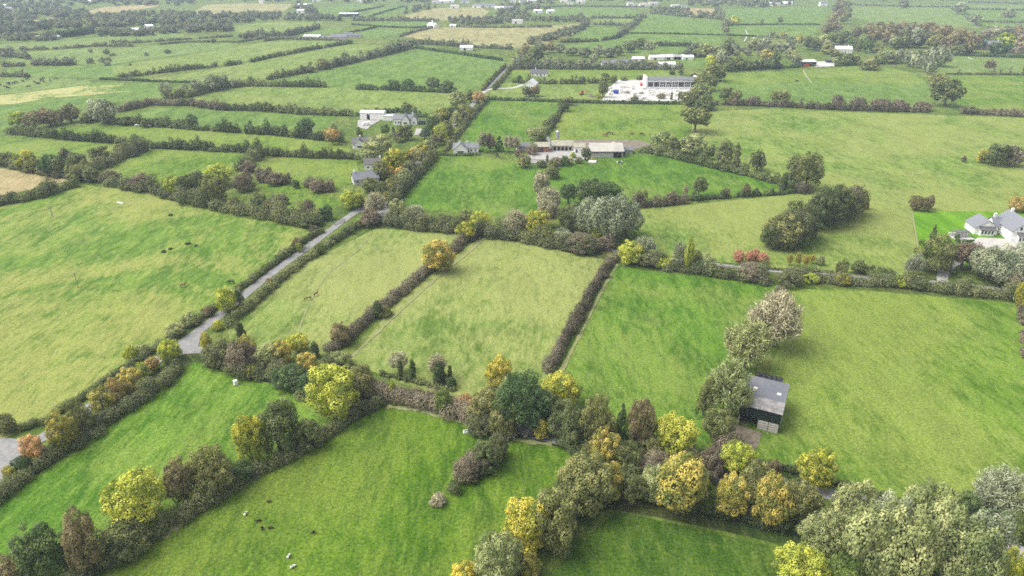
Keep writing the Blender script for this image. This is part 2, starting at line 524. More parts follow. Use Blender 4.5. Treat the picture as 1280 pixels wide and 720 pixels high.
# ================================================================== land
M_GROUND = grass_mat('rough pasture', (.085,.130,.030), (.135,.175,.050), straw_amt=0.45, seed=1)
M_VERGE = grass_mat('rank grass', (.050,.085,.020), (.085,.120,.032), straw=(.16,.13,.06), straw_amt=0.5, deep=(.025,.05,.012), seed=2)
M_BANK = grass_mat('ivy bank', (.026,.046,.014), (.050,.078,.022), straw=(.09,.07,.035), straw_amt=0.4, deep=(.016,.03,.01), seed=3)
G_PALE = grass_mat('pale grazed grass', (.105,.180,.036), (.155,.226,.058), straw=(.22,.24,.095), straw_amt=0.55, straw_lo=.46, straw_hi=.60, seed=4, stretch=2.5)
G_STRAW = grass_mat('straw tinted grass', (.118,.180,.046), (.170,.224,.072), straw=(.24,.255,.115), straw_amt=0.6, straw_lo=.47, straw_hi=.62, seed=5, rot=-.6, deep_amt=.25)
G_PATCH = grass_mat('patchy horse paddock', (.092,.180,.028), (.145,.216,.048), straw=(.25,.25,.10), straw_amt=0.6, straw_lo=.50, straw_hi=.62, seed=6, rot=.9)
G_VIVID = grass_mat('vivid new grass', (.064,.142,.018), (.100,.185,.026), fine=1.25, straw=(.165,.205,.06), straw_amt=0.5, straw_lo=.52, straw_hi=.64, seed=7, rot=-.5, deep=(.05,.13,.018))
G_FRESH = grass_mat('fresh long grass', (.070,.158,.018), (.112,.205,.030), straw=(.175,.220,.06), straw_amt=.5, straw_lo=.50, straw_hi=.64, seed=18, rot=-.5, deep=(.05,.125,.016), fine=1.25)
G_DEEP = grass_mat('lush deep grass', (.052,.118,.010), (.094,.160,.016), fine=1.35, straw=(.140,.185,.04), straw_amt=0.5, straw_lo=.46, straw_hi=.62, seed=8, rot=-.75, stretch=3.5, deep=(.045,.115,.010), deep_amt=.5)
G_DARK = grass_mat('short dark grass', (.045,.098,.012), (.078,.130,.020), fine=1.3, straw=(.12,.15,.045), straw_amt=0.5, seed=9, deep=(.045,.10,.016))
G_MID = grass_mat('yellow green grass', (.080,.156,.018), (.126,.198,.032), fine=1.2, straw=(.19,.225,.070), straw_amt=0.5, straw_lo=.47, straw_hi=.62, seed=10, rot=.25, deep=(.075,.140,.02))
G_LAWN = grass_mat('mown lawn', (.100,.235,.012), (.125,.260,.018), straw=(.19,.25,.05), straw_amt=0.35, seed=11, rot=-.12, stretch=10, deep=(.08,.20,.01), fine=.5)
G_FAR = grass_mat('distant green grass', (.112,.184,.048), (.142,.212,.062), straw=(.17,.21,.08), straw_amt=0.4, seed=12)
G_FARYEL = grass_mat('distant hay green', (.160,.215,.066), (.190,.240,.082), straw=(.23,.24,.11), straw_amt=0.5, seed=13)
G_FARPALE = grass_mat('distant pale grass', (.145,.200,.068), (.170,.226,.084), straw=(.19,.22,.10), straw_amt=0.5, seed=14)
G_STUB = grass_mat('stubble', (.250,.225,.140), (.310,.275,.175), straw=(.34,.30,.20), straw_amt=0.5, seed=15, deep=(.19,.18,.11), deep_amt=.3)
G_SOIL = grass_mat('bare soil stubble', (.300,.235,.170), (.350,.275,.200), straw=(.36,.29,.21), straw_amt=0.5, seed=16, deep=(.24,.19,.13), deep_amt=.3)
G_STRIPE = grass_mat('field with cut straw swaths', (.110,.185,.035), (.145,.210,.050), straw=(.30,.30,.16), straw_amt=0.9, straw_lo=.51, straw_hi=.565, seed=17.3, rot=1.15, stretch=3)
M_ROAD = plain('worn tarmac', (.175,.172,.165), .85, .2, 1.2, stain=(.25,.24,.225), stain_scale=.25)
M_CONC = plain('pale concrete', (.40,.385,.36), .85, .25, .5, stain=(.21,.20,.18), stain_scale=.12)
M_MUD = plain('trodden mud', (.135,.112,.080), .9, .3, .8, stain=(.20,.175,.13), stain_scale=.3)
M_TRACK = plain('worn grass track', (.175,.185,.075), .95, .2, 1.5)
M_GRAVEL = plain('pale gravel', (.36,.34,.31), .9, .15, 2.0, stain=(.27,.25,.22))

M_GRAVEL2 = plain('farm yard stone', (.29,.28,.26), .9, .2, .6, stain=(.19,.18,.15), stain_scale=.2)
s = 9000.0
mb = MB(); nseg = 24
for i in range(nseg):
    for j in range(nseg):
        x0, x1 = -s + 2*s*i/nseg, -s + 2*s*(i+1)/nseg; y0, y1 = -s + 2*s*j/nseg, -s + 2*s*(j+1)/nseg
        mb.poly([(x0,y0,0),(x1,y0,0),(x1,y1,0),(x0,y1,0)])
import bmesh
me = mb.mesh('ground', M_GROUND)
bm = bmesh.new(); bm.from_mesh(me); bmesh.ops.remove_doubles(bm, verts=bm.verts, dist=.01); bm.to_mesh(me); bm.free()
tag(link(bpy.data.objects.new('ground', me)), kind='structure')

FIELDS = [
 # ---- far band
 ('stubble field far left behind the tall hedge', G_SOIL, [(105,15),(130,9),(200,5),(198,8),(160,14),(120,17)]),
 ('thin bare soil strip in the far left woods', G_SOIL, [(40,26),(75,20),(70,24),(52,27)]),
 ('pale stubble field at the top left', G_STUB, [(236,18),(258,6),(300,4),(366,5),(352,17),(300,18)]),
 ('pale stubble field at the top centre', G_STUB, [(492,24),(540,10),(600,9),(612,14),(600,24),(540,26)]),
 ('wide tan stubble field left of centre', G_STUB, [(498,45),(520,37),(560,34),(640,35),(735,29),(740,36),(700,50),(668,57),(640,61),(560,54)]),
 ('small bare soil field far right of centre', G_SOIL, [(852,14),(860,10),(893,11),(898,18),(880,22),(858,20)]),
 ('green field top left of the pale spire', G_FAR, [(392,12),(440,4),(470,6),(440,20),(400,24)]),
 ('small green field with dark hedges at top', G_FAR, [(436,27),(470,12),(510,6),(520,10),(470,24)]),
 ('long green strip behind the tan field', G_FAR, [(440,34),(470,28),(545,27),(540,33),(470,36)]),
 ('green field below the long green strip', G_FAR, [(433,47),(455,37),(510,36),(520,38),(470,48)]),
 ('pale green field right of the glasshouse hedge', G_FARPALE, [(128,46),(160,44),(178,36),(235,44),(160,53),(60,60),(0,64),(0,56)]),
 ('hay green field below the stubble', G_FARYEL, [(292,33),(330,28),(405,27),(400,32),(340,42),(295,40)]),
 ('green field beside the two long sheds', G_FAR, [(368,46),(400,36),(430,33),(425,40),(395,46)]),
 ('pale field with small dark trees', G_FARPALE, [(0,76),(100,66),(180,58),(290,50),(290,60),(200,72),(130,82),(50,80)]),
 ('pale strip field at far left', G_FARPALE, [(0,68),(80,62),(165,60),(100,70),(20,75)]),
 ('green field with dark cattle', G_FAR, [(0,88),(60,82),(140,82),(190,76),(260,74),(190,90),(125,97),(40,96),(0,97)]),
 ('grazed cattle field below', G_FARPALE, [(0,98),(40,97),(110,100),(115,104),(60,112),(0,118)]),
 ('first long hay green field', G_FARYEL, [(142,82),(240,68),(340,51),(420,51),(440,53),(330,72),(200,92),(150,96),(140,90)]),
 ('second long hay green field', G_FARYEL, [(185,100),(270,86),(440,55),(480,57),(400,84),(330,98),(250,103)]),
 ('green field with straw swaths', G_FAR, [(0,120),(60,113),(120,103),(205,104),(206,122),(150,127),(110,132),(70,138),(0,164)]),
 ('bright green field with white sheep', G_FAR, [(340,100),(400,90),(515,63),(570,68),(632,77),(612,112),(560,115),(440,111)]),
 ('tan green field above the white shed', G_STUB if False else G_FARYEL, [(236,124),(280,111),(320,108),(430,110),(575,118),(560,142),(450,140),(330,134)]),
 ('green field with a ditch line', G_FAR, [(148,145),(200,135),(260,137),(420,146),(420,160),(330,163),(240,158),(150,152)]),
 ('green strip between two dark hedges', G_MID, [(65,162),(130,156),(250,163),(430,178),(440,190),(330,188),(210,180),(90,170)]),
 ('small green field at the left edge', G_MID, [(0,172),(70,176),(140,180),(110,190),(60,197),(0,190)]),
 ('green field framed by dark hedges', G_MID, [(118,208),(185,186),(320,194),(300,212),(240,226),(170,224)]),
 ('small rough paddock left of the lane', G_MID, [(322,206),(360,197),(445,200),(450,225),(400,243),(330,240)]),
 ('rough paddock with brown bushes', G_MID, [(330,243),(400,244),(430,252),(400,268),(350,262)]),
 ('tan harvested field at the left edge', G_SOIL, [(0,210),(50,219),(92,225),(60,232),(0,246)]),
 # ---- centre far
 ('narrow green field right of tan field', G_FAR, [(700,53),(735,33),(770,34),(772,40),(748,50)]),
 ('green field in the far centre', G_FAR, [(655,18),(700,10),(780,10),(806,16),(800,21),(720,22)]),
 ('second green field in the far centre', G_FARYEL, [(740,24),(800,22),(790,30),(745,30)]),
 ('wide far green field right of centre', G_FAR, [(788,40),(815,17),(850,19),(900,26),(910,42),(860,42)]),
 ('green belt below the far hedge', G_FAR, [(690,60),(760,48),(790,43),(905,44),(900,56),(860,58),(780,62),(720,62)]),
 ('green field above the cottages', G_FAR, [(780,68),(815,57),(880,58),(880,66),(800,70)]),
 ('green paddock beside the cottages', G_FAR, [(800,80),(880,72),(890,78),(870,86),(820,84)]),
 ('long green field behind the works yard', G_MID, [(640,88),(700,87),(850,87),(850,97),(780,103),(640,103)]),
 ('rough ground by the white cottage', G_STUB if False else G_FARYEL, [(622,104),(750,104),(755,124),(610,123)]),
 ('bright green field beside the lane', G_VIVID, [(606,126),(700,127),(705,131),(690,150),(662,187),(600,192),(570,182)]),
 ('grazed field with dark cattle', G_MID, [(710,131),(860,131),(868,150),(850,180),(800,186),(690,188),(668,190),(695,155)]),
 ('bright green field in front of the farm', G_VIVID, [(545,194),(600,196),(665,206),(690,218),(672,270),(610,270),(560,265),(488,258),(520,222)]),
 ('bright green field right of the farm', G_VIVID, [(690,206),(790,192),(830,196),(880,208),(965,228),(1000,239),(975,242),(880,249),(800,258),(730,262),(672,268)]),
 # ---- right far
 ('green field by the white mansion', G_FAR, [(906,12),(985,9),(1032,8),(1036,12),(1028,30),(910,30)]),
 ('green field under the thin far hedge', G_FAR, [(912,32),(1024,32),(1015,46),(945,46),(905,40)]),
 ('far right pale green field', G_FARPALE, [(1062,8),(1180,10),(1200,12),(1215,26),(1225,36),(1180,36),(1090,28),(1062,20)]),
 ('far right green strip at the top', G_FARPALE, [(1080,5),(1280,7),(1280,11),(1180,9)]),
 ('far right green field beside the grey tree', G_FAR, [(1205,12),(1280,14),(1280,26),(1225,26)]),
 ('far right green field below', G_FAR, [(1228,29),(1280,30),(1280,36),(1235,38)]),
 ('two tone green field with a lone round tree', G_FAR, [(885,128),(905,94),(960,90),(1000,88),(1080,82),(1120,86),(1150,93),(1162,110),(1165,136),(1060,134),(960,130)]),
 ('pale grazed top of the two tone field', G_MID, [(902,106),(910,92),(960,89),(1005,88),(1080,82),(1120,86),(1150,93),(1158,106),(1050,105)]),
 ('pale paddock with stunted trees', G_FARPALE, [(1170,92),(1190,70),(1280,74),(1280,92)]),
 ('pale field right of the tree belt', G_MID, [(1186,94),(1280,94),(1280,140),(1200,138)]),
 ('big pale meadow across the right', G_PALE, [(868,140),(960,136),(1060,140),(1180,144),(1300,148),(1300,272),(1140,272),(1152,345),(1040,338),(960,334),(850,322),(790,312),(780,300),(800,262),(900,252),(1000,242),(960,226),(880,203),(860,186)]),
 ('mown lawn of the white house', G_LAWN, [(1139,263.5),(1300,265),(1300,335),(1152,330)]),
 # ---- near
 ('large rough pasture left of the lane', G_PATCH, [(-60,268),(0,259),(50,249),(105,231),(160,238),(230,255),(300,272),(390,288),(330,338),(250,402),(200,437),(150,470),(60,528),(0,550),(-80,556)]),
 ('rough horse paddock beside the lane', G_STRAW, [(470,286),(590,293),(560,322),(490,378),(420,436),(360,470),(290,440),(285,412),(380,330)]),
 ('pale straw coloured field in the centre', G_STRAW, [(596,300),(650,300),(755,326),(725,395),(690,470),(620,505),(520,487),(436,452),(490,385),(560,326)]),
 ('green field left of the stone barn', G_VIVID, [(767,332),(860,344),(972,358),(985,372),(940,470),(900,560),(800,570),(690,520),(690,480),(735,395)]),
 ('large yellow green field right of the barn', G_MID, [(985,361),(1080,364),(1180,372),(1300,384),(1310,640),(1180,640),(1110,618),(1040,600),(960,580),(915,560),(960,470),(985,400)]),
 ('long green field at the bottom left', G_FRESH, [(245,452),(300,470),(390,492),(430,515),(380,560),(300,606),(200,665),(105,722),(60,760),(-60,770),(-60,660),(20,612),(110,550),(190,490)]),
 ('lush green field at the bottom centre', G_DEEP, [(480,507),(520,510),(600,535),(660,552),(735,566),(720,600),(640,700),(590,780),(60,790),(120,728),(190,680),(300,610),(420,538)]),
 ('dark green field at the bottom right', G_DARK, [(770,640),(820,650),(900,668),(1000,692),(1060,720),(1060,800),(640,800),(680,725)]),
]
FIELDS.append(('pale straw swaths across the far green field', G_STRIPE, [(-5,131),(-5,120),(60,112.5),(105,107),(150,103.5),(158,104),(150,108),(125,110),(165,114),(110,119),(60,123),(20,130)]))
for lab, mat, pts in FIELDS:
    sheet('field', pts, mat, lab, 'field')

# banks and rank margins
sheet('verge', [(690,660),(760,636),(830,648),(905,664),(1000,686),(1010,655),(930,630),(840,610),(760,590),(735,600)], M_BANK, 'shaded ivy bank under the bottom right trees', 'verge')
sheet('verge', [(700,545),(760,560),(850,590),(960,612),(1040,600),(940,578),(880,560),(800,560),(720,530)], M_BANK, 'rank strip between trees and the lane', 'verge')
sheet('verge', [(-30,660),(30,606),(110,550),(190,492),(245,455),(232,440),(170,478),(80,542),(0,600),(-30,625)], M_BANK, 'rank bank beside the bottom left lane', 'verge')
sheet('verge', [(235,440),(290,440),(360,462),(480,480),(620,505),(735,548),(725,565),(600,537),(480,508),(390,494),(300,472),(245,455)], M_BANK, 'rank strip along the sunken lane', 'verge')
sheet('verge', [(596,300),(645,300),(755,324),(748,338),(690,322),(600,308)], M_TRACK, 'dry grass margin at the field top', 'verge')
sheet('verge', [(767,330),(860,342),(985,356),(985,366),(900,362),(820,348),(765,340)], M_VERGE, 'rank margin below the middle hedge', 'verge')
sheet('verge', [(455,270),(640,290),(770,312),(860,324),(1000,338),(1150,346),(1300,362),(1300,382),(1180,370),(1000,356),(850,342),(740,322),(590,296),(470,284)], M_VERGE, 'rank strip along the middle lane', 'verge')

ribbon('road', [(-120,650),(-60,606),(0,574),(60,543),(130,497),(200,448),(240,420),(285,386),(330,349),(390,305),(440,268),(472,249),(510,216),(545,177),(577,146),(603,117),(622,97),(636,83),(650,74),(662,62)], 3.5, M_ROAD, .100, 'grey lane running up to the far crossroads', 'road')
ribbon('road', [(226,436),(262,440),(300,455),(352,461),(440,480),(520,497),(592,514),(660,540),(720,556),(800,580),(880,594),(960,603),(1035,618),(1100,632),(1180,658),(1262,690),(1330,712)], 3.4, M_ROAD, .104, 'sunken side lane crossing the foreground', 'road')
ribbon('road', [(446,262),(515,279),(580,285),(645,291),(700,303),(770,314),(850,325),(960,338),(1040,343),(1100,349),(1180,354),(1300,368)], 2.5, M_ROAD, .108, 'middle lane behind the hedges', 'road')
sheet('road', [(226,431),(240,417),(253,409),(249,428),(246,442),(229,443)], M_ROAD, 'wide tarmac mouth of the lane junction', 'road', z=.112)
sheet('road', [(-30,590),(-10,548),(14,548),(44,553),(30,572),(2,602),(-30,630)], M_ROAD, 'tarmac mouth at the bottom left bend', 'road', z=.112)
sheet('road', [(1246,682),(1262,678),(1310,694),(1310,712),(1275,702)], M_GRAVEL, 'pale concrete stretch at the lower right edge', 'road', z=.114)
sheet('road', [(470,262),(492,246),(498,250),(494,266),(480,276)], M_ROAD, 'tarmac mouth of the middle lane', 'road', z=.112)
ribbon('driveway', [(1179,356),(1178,346),(1184,336),(1196,328),(1215,322),(1240,316),(1262,308)], 3.4, M_GRAVEL2, .116, 'gravel driveway curving to the white house', 'driveway')
sheet('driveway', [(1215,303),(1222,297),(1240,298),(1300,300),(1300,318),(1240,314),(1222,310)], M_GRAVEL, 'pale gravel apron before the white house', 'driveway', z=.124)
sheet('yard', [(920,531),(936,536),(952,541),(948,556),(934,574),(922,590),(904,592),(902,566),(908,548)], M_MUD, 'muddy apron in front of the open barn', 'yard', z=.118)
ribbon('track', [(928,535),(915,552),(908,566),(912,585),(915,598)], 6.5, M_MUD, .120, 'muddy track from the barn to the lane', 'track', .15)
ribbon('path', [(372,424),(378,400),(390,374),(400,356),(415,338),(432,326),(452,308),(462,296)], .5, M_TRACK, .128, 'narrow trodden path across the horse paddock', 'path', .3)
ribbon('path', [(1004,88),(1008,95),(1015,104)], .6, M_GRAVEL, .136, 'thin pale path below the dark shed', 'path')
ribbon('path', [(1003,86),(1050,90),(1100,93),(1155,93)], 1.6, M_TRACK, .140, 'pale track across the two tone field', 'path')
ribbon('path', [(1140,265),(1146,300),(1151,330)], .7, M_TRACK, .144, 'worn edge along the mown lawn', 'path')
ribbon('track', [(196,672),(225,650),(250,634)], 3.0, M_TRACK, .148, 'bare earth streak under the diagonal trees', 'track', .5)
ribbon('track', [(594,122),(612,112),(640,110),(654,106)], 4.0, M_GRAVEL, .152, 'pale track to the white cottage', 'track')
ribbon('track', [(930,52),(934,44),(932,38)], 1.5, M_GRAVEL, .156, 'pale gateway track in the far fields', 'track')
sheet('yard', [(752,126),(764,108),(772,100),(806,100),(875,106),(866,127)], M_CONC, 'pale concrete works yard', 'yard', z=.160)
sheet('yard', [(650,202),(664,190),(690,182),(735,184),(736,198),(716,203),(660,204)], M_GRAVEL2, 'pale farm yard between the stone sheds', 'yard', z=.160)
sheet('yard', [(655,182),(735,174),(800,176),(830,186),(760,186)], M_MUD, 'muddy ground behind the farm sheds', 'yard', z=.164)
sheet('yard', [(1018,84),(1022,77),(1046,77),(1044,83)], M_CONC, 'pale yard beside the dark shed', 'yard', z=.160)
sheet('yard', [(447,159),(447,151),(454,149),(476,150),(464,157),(458,162)], M_GRAVEL2, 'pale yard in front of the white shed', 'yard', z=.160)
sheet('yard', [(518,169),(520,161),(532,161),(531,168)], M_GRAVEL2, 'tan riding arena behind the cottages', 'yard', z=.168)

# ================================================================== hedges
HG = 'hedges between the fields'
HEDGES = [
 # points, width, height, colour, label, lump, gap, tall
 ([(14,541),(60,526),(105,498),(150,468),(200,434),(250,400),(300,362),(335,336),(375,306),(402,290)], 2.8, 2.0, 'dark olive', 'clipped dark hedge along the left side of the lane', .22, 0, 0),
 ([(284,408),(320,378),(360,343),(400,313),(440,288),(470,275)], 3.6, 2.4, 'dark olive', 'thick dark hedge along the right side of the lane', .25, 0, .1),
 ([(-30,650),(0,625),(40,592),(90,560),(140,525),(190,492),(228,462)], 4.5, 2.2, 'mixed', 'scrubby hedge under the orange trees by the lane', .4, 0, .4),
 ([(258,448),(300,466),(350,478),(400,494),(440,502)], 6.0, 2.8, 'mixed', 'thick mixed thicket right of the lane junction', .4, 0, .4),
 ([(460,490),(500,498),(550,514),(600,531),(640,546)], 5.2, 3.6, 'brown', 'deep brown hedge above the lush green field', .3, 0, .3),
 ([(466,466),(500,474),(535,482),(568,490)], 1.6, 1.3, 'dark olive', 'low dark hedge under the ivy columns', .25, .05, 0),
 ([(578,500),(600,505),(608,510)], 2.0, 1.6, 'dark green', 'short dark hedge left of the centre trees', .25, 0, 0),
 ([(412,440),(450,410),(490,376),(530,343),(562,318),(598,292)], 4.0, 3.0, 'purple brown', 'brown hedge between horse paddock and straw field', .25, 0, .25),
 ([(684,468),(705,430),(725,394),(745,356),(764,326)], 3.2, 3.2, 'purple brown', 'straight brown hedge right of the straw field', .22, 0, .15),
 ([(90,730),(150,697),(205,664),(260,630),(320,594),(380,562),(440,524),(478,505)], 3.4, 2.3, 'mixed', 'dark hedge under the diagonal tree row', .4, 0, .3),
 ([(470,278),(520,287),(590,292),(640,299),(700,311),(742,319)], 5.0, 3.8, 'mixed', 'mixed hedge along the middle lane, left part', .4, 0, .6),
 ([(775,324),(830,335),(900,345),(958,354)], 5.0, 3.8, 'mixed', 'mixed hedge along the middle lane, central part', .4, 0, .6),
 ([(985,348),(1050,353),(1130,359),(1200,367),(1290,376)], 5.0, 3.8, 'mixed', 'mixed hedge along the middle lane, right part', .4, 0, .5),
 ([(940,335),(1000,340),(1040,341)], 1.2, 1.0, 'mixed', 'low trimmed hedge behind the middle lane', .2, 0, 0),
 ([(940,579),(975,586),(1010,596),(1045,605),(1080,616),(1125,630)], 1.7, 1.5, 'dark olive', 'narrow clipped hedge between lane and big field', .15, 0, 0),
 ([(705,552),(760,588),(830,622),(900,638),(970,655),(1010,668)], 4.6, 2.6, 'dark olive', 'dark undergrowth hedge beneath the golden trees', .4, 0, .4),
 ([(720,545),(800,562),(860,574),(900,578)], 4.0, 2.6, 'mixed', 'mixed hedge below the green field', .4, 0, .5),
 ([(595,730),(640,698),(690,655),(722,605),(738,575)], 4.5, 2.8, 'dark olive', 'dark hedge under the bottom centre trees', .4, 0, .3),
 ([(1274,386),(1277,410),(1279,440),(1284,475)], 1.6, 1.3, 'purple brown', 'broken brown hedge at the right edge', .4, .35, 0),
 ([(1150,690),(1200,712),(1240,740)], 4.0, 2.4, 'mixed', 'mixed hedge in front of the concrete road', .4, 0, .3),
 ([(1200,645),(1240,662),(1290,678)], 3.0, 2.2, 'dark olive', 'dark hedge behind the concrete road', .4, 0, .3),
 # mid distance
 ([(488,260),(520,224),(545,196)], 4.0, 3.8, 'mixed', 'mixed hedge between lane and bright green field', .4, 0, .6),
 ([(543,194),(566,195),(600,194)], 1.8, 1.6, 'dark green', 'clipped hedge in front of the white bungalow', .12, 0, 0),
 ([(556,190),(575,166),(600,136),(610,124)], 3.0, 2.6, 'mixed', 'hedge along the lane beside the bright field', .4, 0, .6),
 ([(706,129),(695,150),(680,170),(666,191)], 3.6, 3.2, 'dark olive', 'dark hedge above the farm sheds', .4, 0, .6),
 ([(594,124.5),(650,126),(720,128.5),(800,130),(862,130.5)], 2.4, 2.4, 'dark green', 'straight dark hedge below the works yard', .18, 0, .2),
 ([(872,130.5),(960,133),(1060,138),(1158,140.5)], 3.6, 4.2, 'purple brown', 'long dark hedge above the pale meadow', .35, .04, .4),
 ([(1200,142),(1300,147)], 3.6, 4.0, 'purple brown', 'dark hedge above the meadow at the right edge', .3, 0, .2),
 ([(800,190),(840,197),(880,207),(940,221),(970,230),(1004,239)], 4.4, 3.6, 'dark olive', 'diagonal dark hedge right of the farm field', .4, 0, .6),
 ([(790,259),(830,257),(858,253)], 3.6, 4.6, 'purple brown', 'dark bushy hedge below the farm field', .35, 0, .4),
 ([(862,251),(900,248),(975,243),(1000,241)], 2.4, 2.6, 'dark olive', 'thin hedge below the farm field, right part', .4, .12, .6),
 ([(-20,261),(0,256),(50,248),(95,233)], 3.6, 4.0, 'dark olive', 'dark hedge below the tan field at left', .4, 0, .5),
 ([(92,216),(130,226),(180,238),(250,256),(300,266),(340,273),(392,284)], 7.5, 4.4, 'mixed', 'broad thorny hedge above the large rough pasture', .45, 0, .6),
 ([(345,268),(378,280),(400,274)], 6.5, 4.4, 'mixed', 'thorn thicket left of the lane mouth', .45, 0, .6),
 ([(0,204),(40,215),(90,222),(118,214),(150,200),(184,187)], 6.0, 4.6, 'mixed', 'broad dark hedge behind the tan field', .4, 0, .5),
 ([(322,224),(345,228),(362,231)], 5.0, 4.5, 'brown', 'brown bushes hedge left of the rough paddock', .4, 0, .3),
 ([(383,234),(405,236),(416,236)], 4.5, 4.5, 'brown', 'short brown hedge in the rough paddock', .4, 0, .3),
 ([(10,167),(80,174),(140,179),(200,185),(260,188),(325,191)], 4.6, 4.6, 'dark olive', 'long dark hedge above the framed green field', .35, 0, .4),
 ([(330,193),(380,197),(445,199)], 4.0, 3.6, 'dark olive', 'dark hedge above the rough paddock', .4, 0, .6),
 ([(300,214),(310,205),(326,194)], 5.5, 5.0, 'dark olive', 'dark hedge at the right of the framed field', .4, 0, .4),
 ([(110,150),(150,155),(195,158),(250,163)], 4.0, 4.4, 'dark olive', 'dark hedge under the ditch line field', .4, .02, .4),
 ([(254,163),(300,166),(345,169),(430,178)], 4.0, 4.4, 'dark olive', 'dark hedge left of the orange tree', .4, .05, .5),
 ([(150,140),(190,131),(240,132),(282,138)], 5.6, 4.8, 'purple brown', 'thick purple brown hedge above the ditch field', .35, 0, .3),
 ([(284,138),(320,138),(380,143),(440,145)], 4.6, 5.0, 'dark olive', 'dark hedge left of the white shed', .35, 0, .3),
 ([(445,145),(500,140),(525,146),(560,150)], 3.0, 3.0, 'dark green', 'low hedge behind the grey roofed cottage', .3, .1, .2),
 ([(206,124),(240,121),(270,113),(300,108),(345,108),(408,109)], 4.6, 5.2, 'dark olive', 'dark hedge under the silver willows', .35, 0, .3),
 ([(446,112),(495,113),(560,116),(572,116)], 3.6, 4.0, 'dark green', 'dark hedge below the white sheep field', .4, .08, .4),
 ([(125,99.5),(140,100),(185,102),(244,104)], 2.2, 2.0, 'dark green', 'low dark hedge left of the willows', .2, 0, 0),
 ([(148,97),(180,94),(220,89),(272,83)], 4.0, 4.0, 'dark olive', 'dark hedge between the two hay fields, left', .4, .08, .5),
 ([(282,82.5),(302,80)], 4.0, 4.0, 'dark olive', 'short dark hedge in the hay fields', .4, 0, .3),
 ([(314,78),(335,73),(380,64),(440,54)], 3.6, 3.6, 'dark olive', 'dark hedge between the two hay fields, right', .4, .03, .3),
 ([(334,100),(355,96),(392,89)], 4.6, 4.6, 'dark olive', 'dark hedge left of the white sheep field', .4, .05, .4),
 ([(396,88),(430,81),(470,72),(515,60)], 5.2, 6.0, 'far mixed', 'tall hedge left of the white sheep field', .4, 0, .6),
 ([(518,60),(560,66),(600,72),(628,76)], 3.2, 3.0, 'dark green', 'dark hedge above the white sheep field', .2, .03, .2),
 ([(603,114),(616,99),(632,83)], 3.0, 2.8, 'dark olive', 'hedge left of the far lane', .35, 0, .4),
 ([(617,113),(630,97),(643,80)], 3.0, 2.8, 'dark olive', 'hedge right of the far lane', .35, 0, .4),
 ([(640,103),(680,105),(720,105),(750,104)], 3.4, 3.6, 'dark olive', 'dark hedge behind the white cottage', .4, .08, .6),
 ([(640,86.5),(700,86.5),(780,87),(850,87)], 5.0, 5.0, 'far mixed', 'tall hedge behind the long green field', .4, 0, .5),
 ([(900,89),(950,86),(1000,84.5)], 3.0, 3.0, 'dark green', 'hedge above the two tone field', .3, 0, .3),
 ([(1044,83),(1080,81),(1115,80)], 4.0, 4.0, 'dark olive', 'hedge below the grey willows wood', .4, 0, .4),
 ([(1182,93),(1230,93.5),(1300,94.5)], 1.8, 1.8, 'dark olive', 'low hedge under the stunted trees', .2, .05, 0),
 ([(1180,69),(1220,70.5),(1300,73)], 3.0, 2.6, 'dark green', 'dark hedge below the red brick house', .3, 0, .2),
 # far
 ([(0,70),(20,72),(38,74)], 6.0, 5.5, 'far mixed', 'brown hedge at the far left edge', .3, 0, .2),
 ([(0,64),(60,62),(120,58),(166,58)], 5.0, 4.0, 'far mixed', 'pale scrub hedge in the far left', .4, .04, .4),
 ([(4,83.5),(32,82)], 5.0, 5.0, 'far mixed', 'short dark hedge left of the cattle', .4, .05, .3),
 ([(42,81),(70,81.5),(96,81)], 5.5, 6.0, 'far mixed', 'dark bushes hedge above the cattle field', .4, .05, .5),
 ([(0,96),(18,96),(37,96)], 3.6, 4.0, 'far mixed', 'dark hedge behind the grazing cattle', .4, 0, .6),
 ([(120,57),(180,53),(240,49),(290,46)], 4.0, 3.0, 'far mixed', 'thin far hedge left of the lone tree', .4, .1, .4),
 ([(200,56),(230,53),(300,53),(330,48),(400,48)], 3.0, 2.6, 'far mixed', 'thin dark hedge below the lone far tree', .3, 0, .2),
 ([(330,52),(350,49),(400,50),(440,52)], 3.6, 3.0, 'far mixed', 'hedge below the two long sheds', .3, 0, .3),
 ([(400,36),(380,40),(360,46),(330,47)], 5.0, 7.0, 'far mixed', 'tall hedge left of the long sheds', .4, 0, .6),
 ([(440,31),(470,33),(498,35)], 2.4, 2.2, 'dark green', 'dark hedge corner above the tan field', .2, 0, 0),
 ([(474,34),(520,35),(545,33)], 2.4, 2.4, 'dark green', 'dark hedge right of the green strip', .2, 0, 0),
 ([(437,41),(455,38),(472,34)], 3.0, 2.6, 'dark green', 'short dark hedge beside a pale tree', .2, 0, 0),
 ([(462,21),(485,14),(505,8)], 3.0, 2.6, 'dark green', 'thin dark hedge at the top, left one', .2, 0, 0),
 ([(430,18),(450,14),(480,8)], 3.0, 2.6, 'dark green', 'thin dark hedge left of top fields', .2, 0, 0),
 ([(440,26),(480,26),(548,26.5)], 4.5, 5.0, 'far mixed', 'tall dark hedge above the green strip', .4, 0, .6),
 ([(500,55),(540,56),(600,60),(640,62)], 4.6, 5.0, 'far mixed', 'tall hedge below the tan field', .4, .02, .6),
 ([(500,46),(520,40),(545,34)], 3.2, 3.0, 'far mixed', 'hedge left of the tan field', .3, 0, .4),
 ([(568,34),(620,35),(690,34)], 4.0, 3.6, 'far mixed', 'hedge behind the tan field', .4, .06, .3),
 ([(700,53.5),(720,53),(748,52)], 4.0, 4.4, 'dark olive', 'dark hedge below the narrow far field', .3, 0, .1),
 ([(752,51),(770,48),(778,44)], 3.4, 3.8, 'dark olive', 'dark curved hedge left of the far green field', .3, 0, .3),
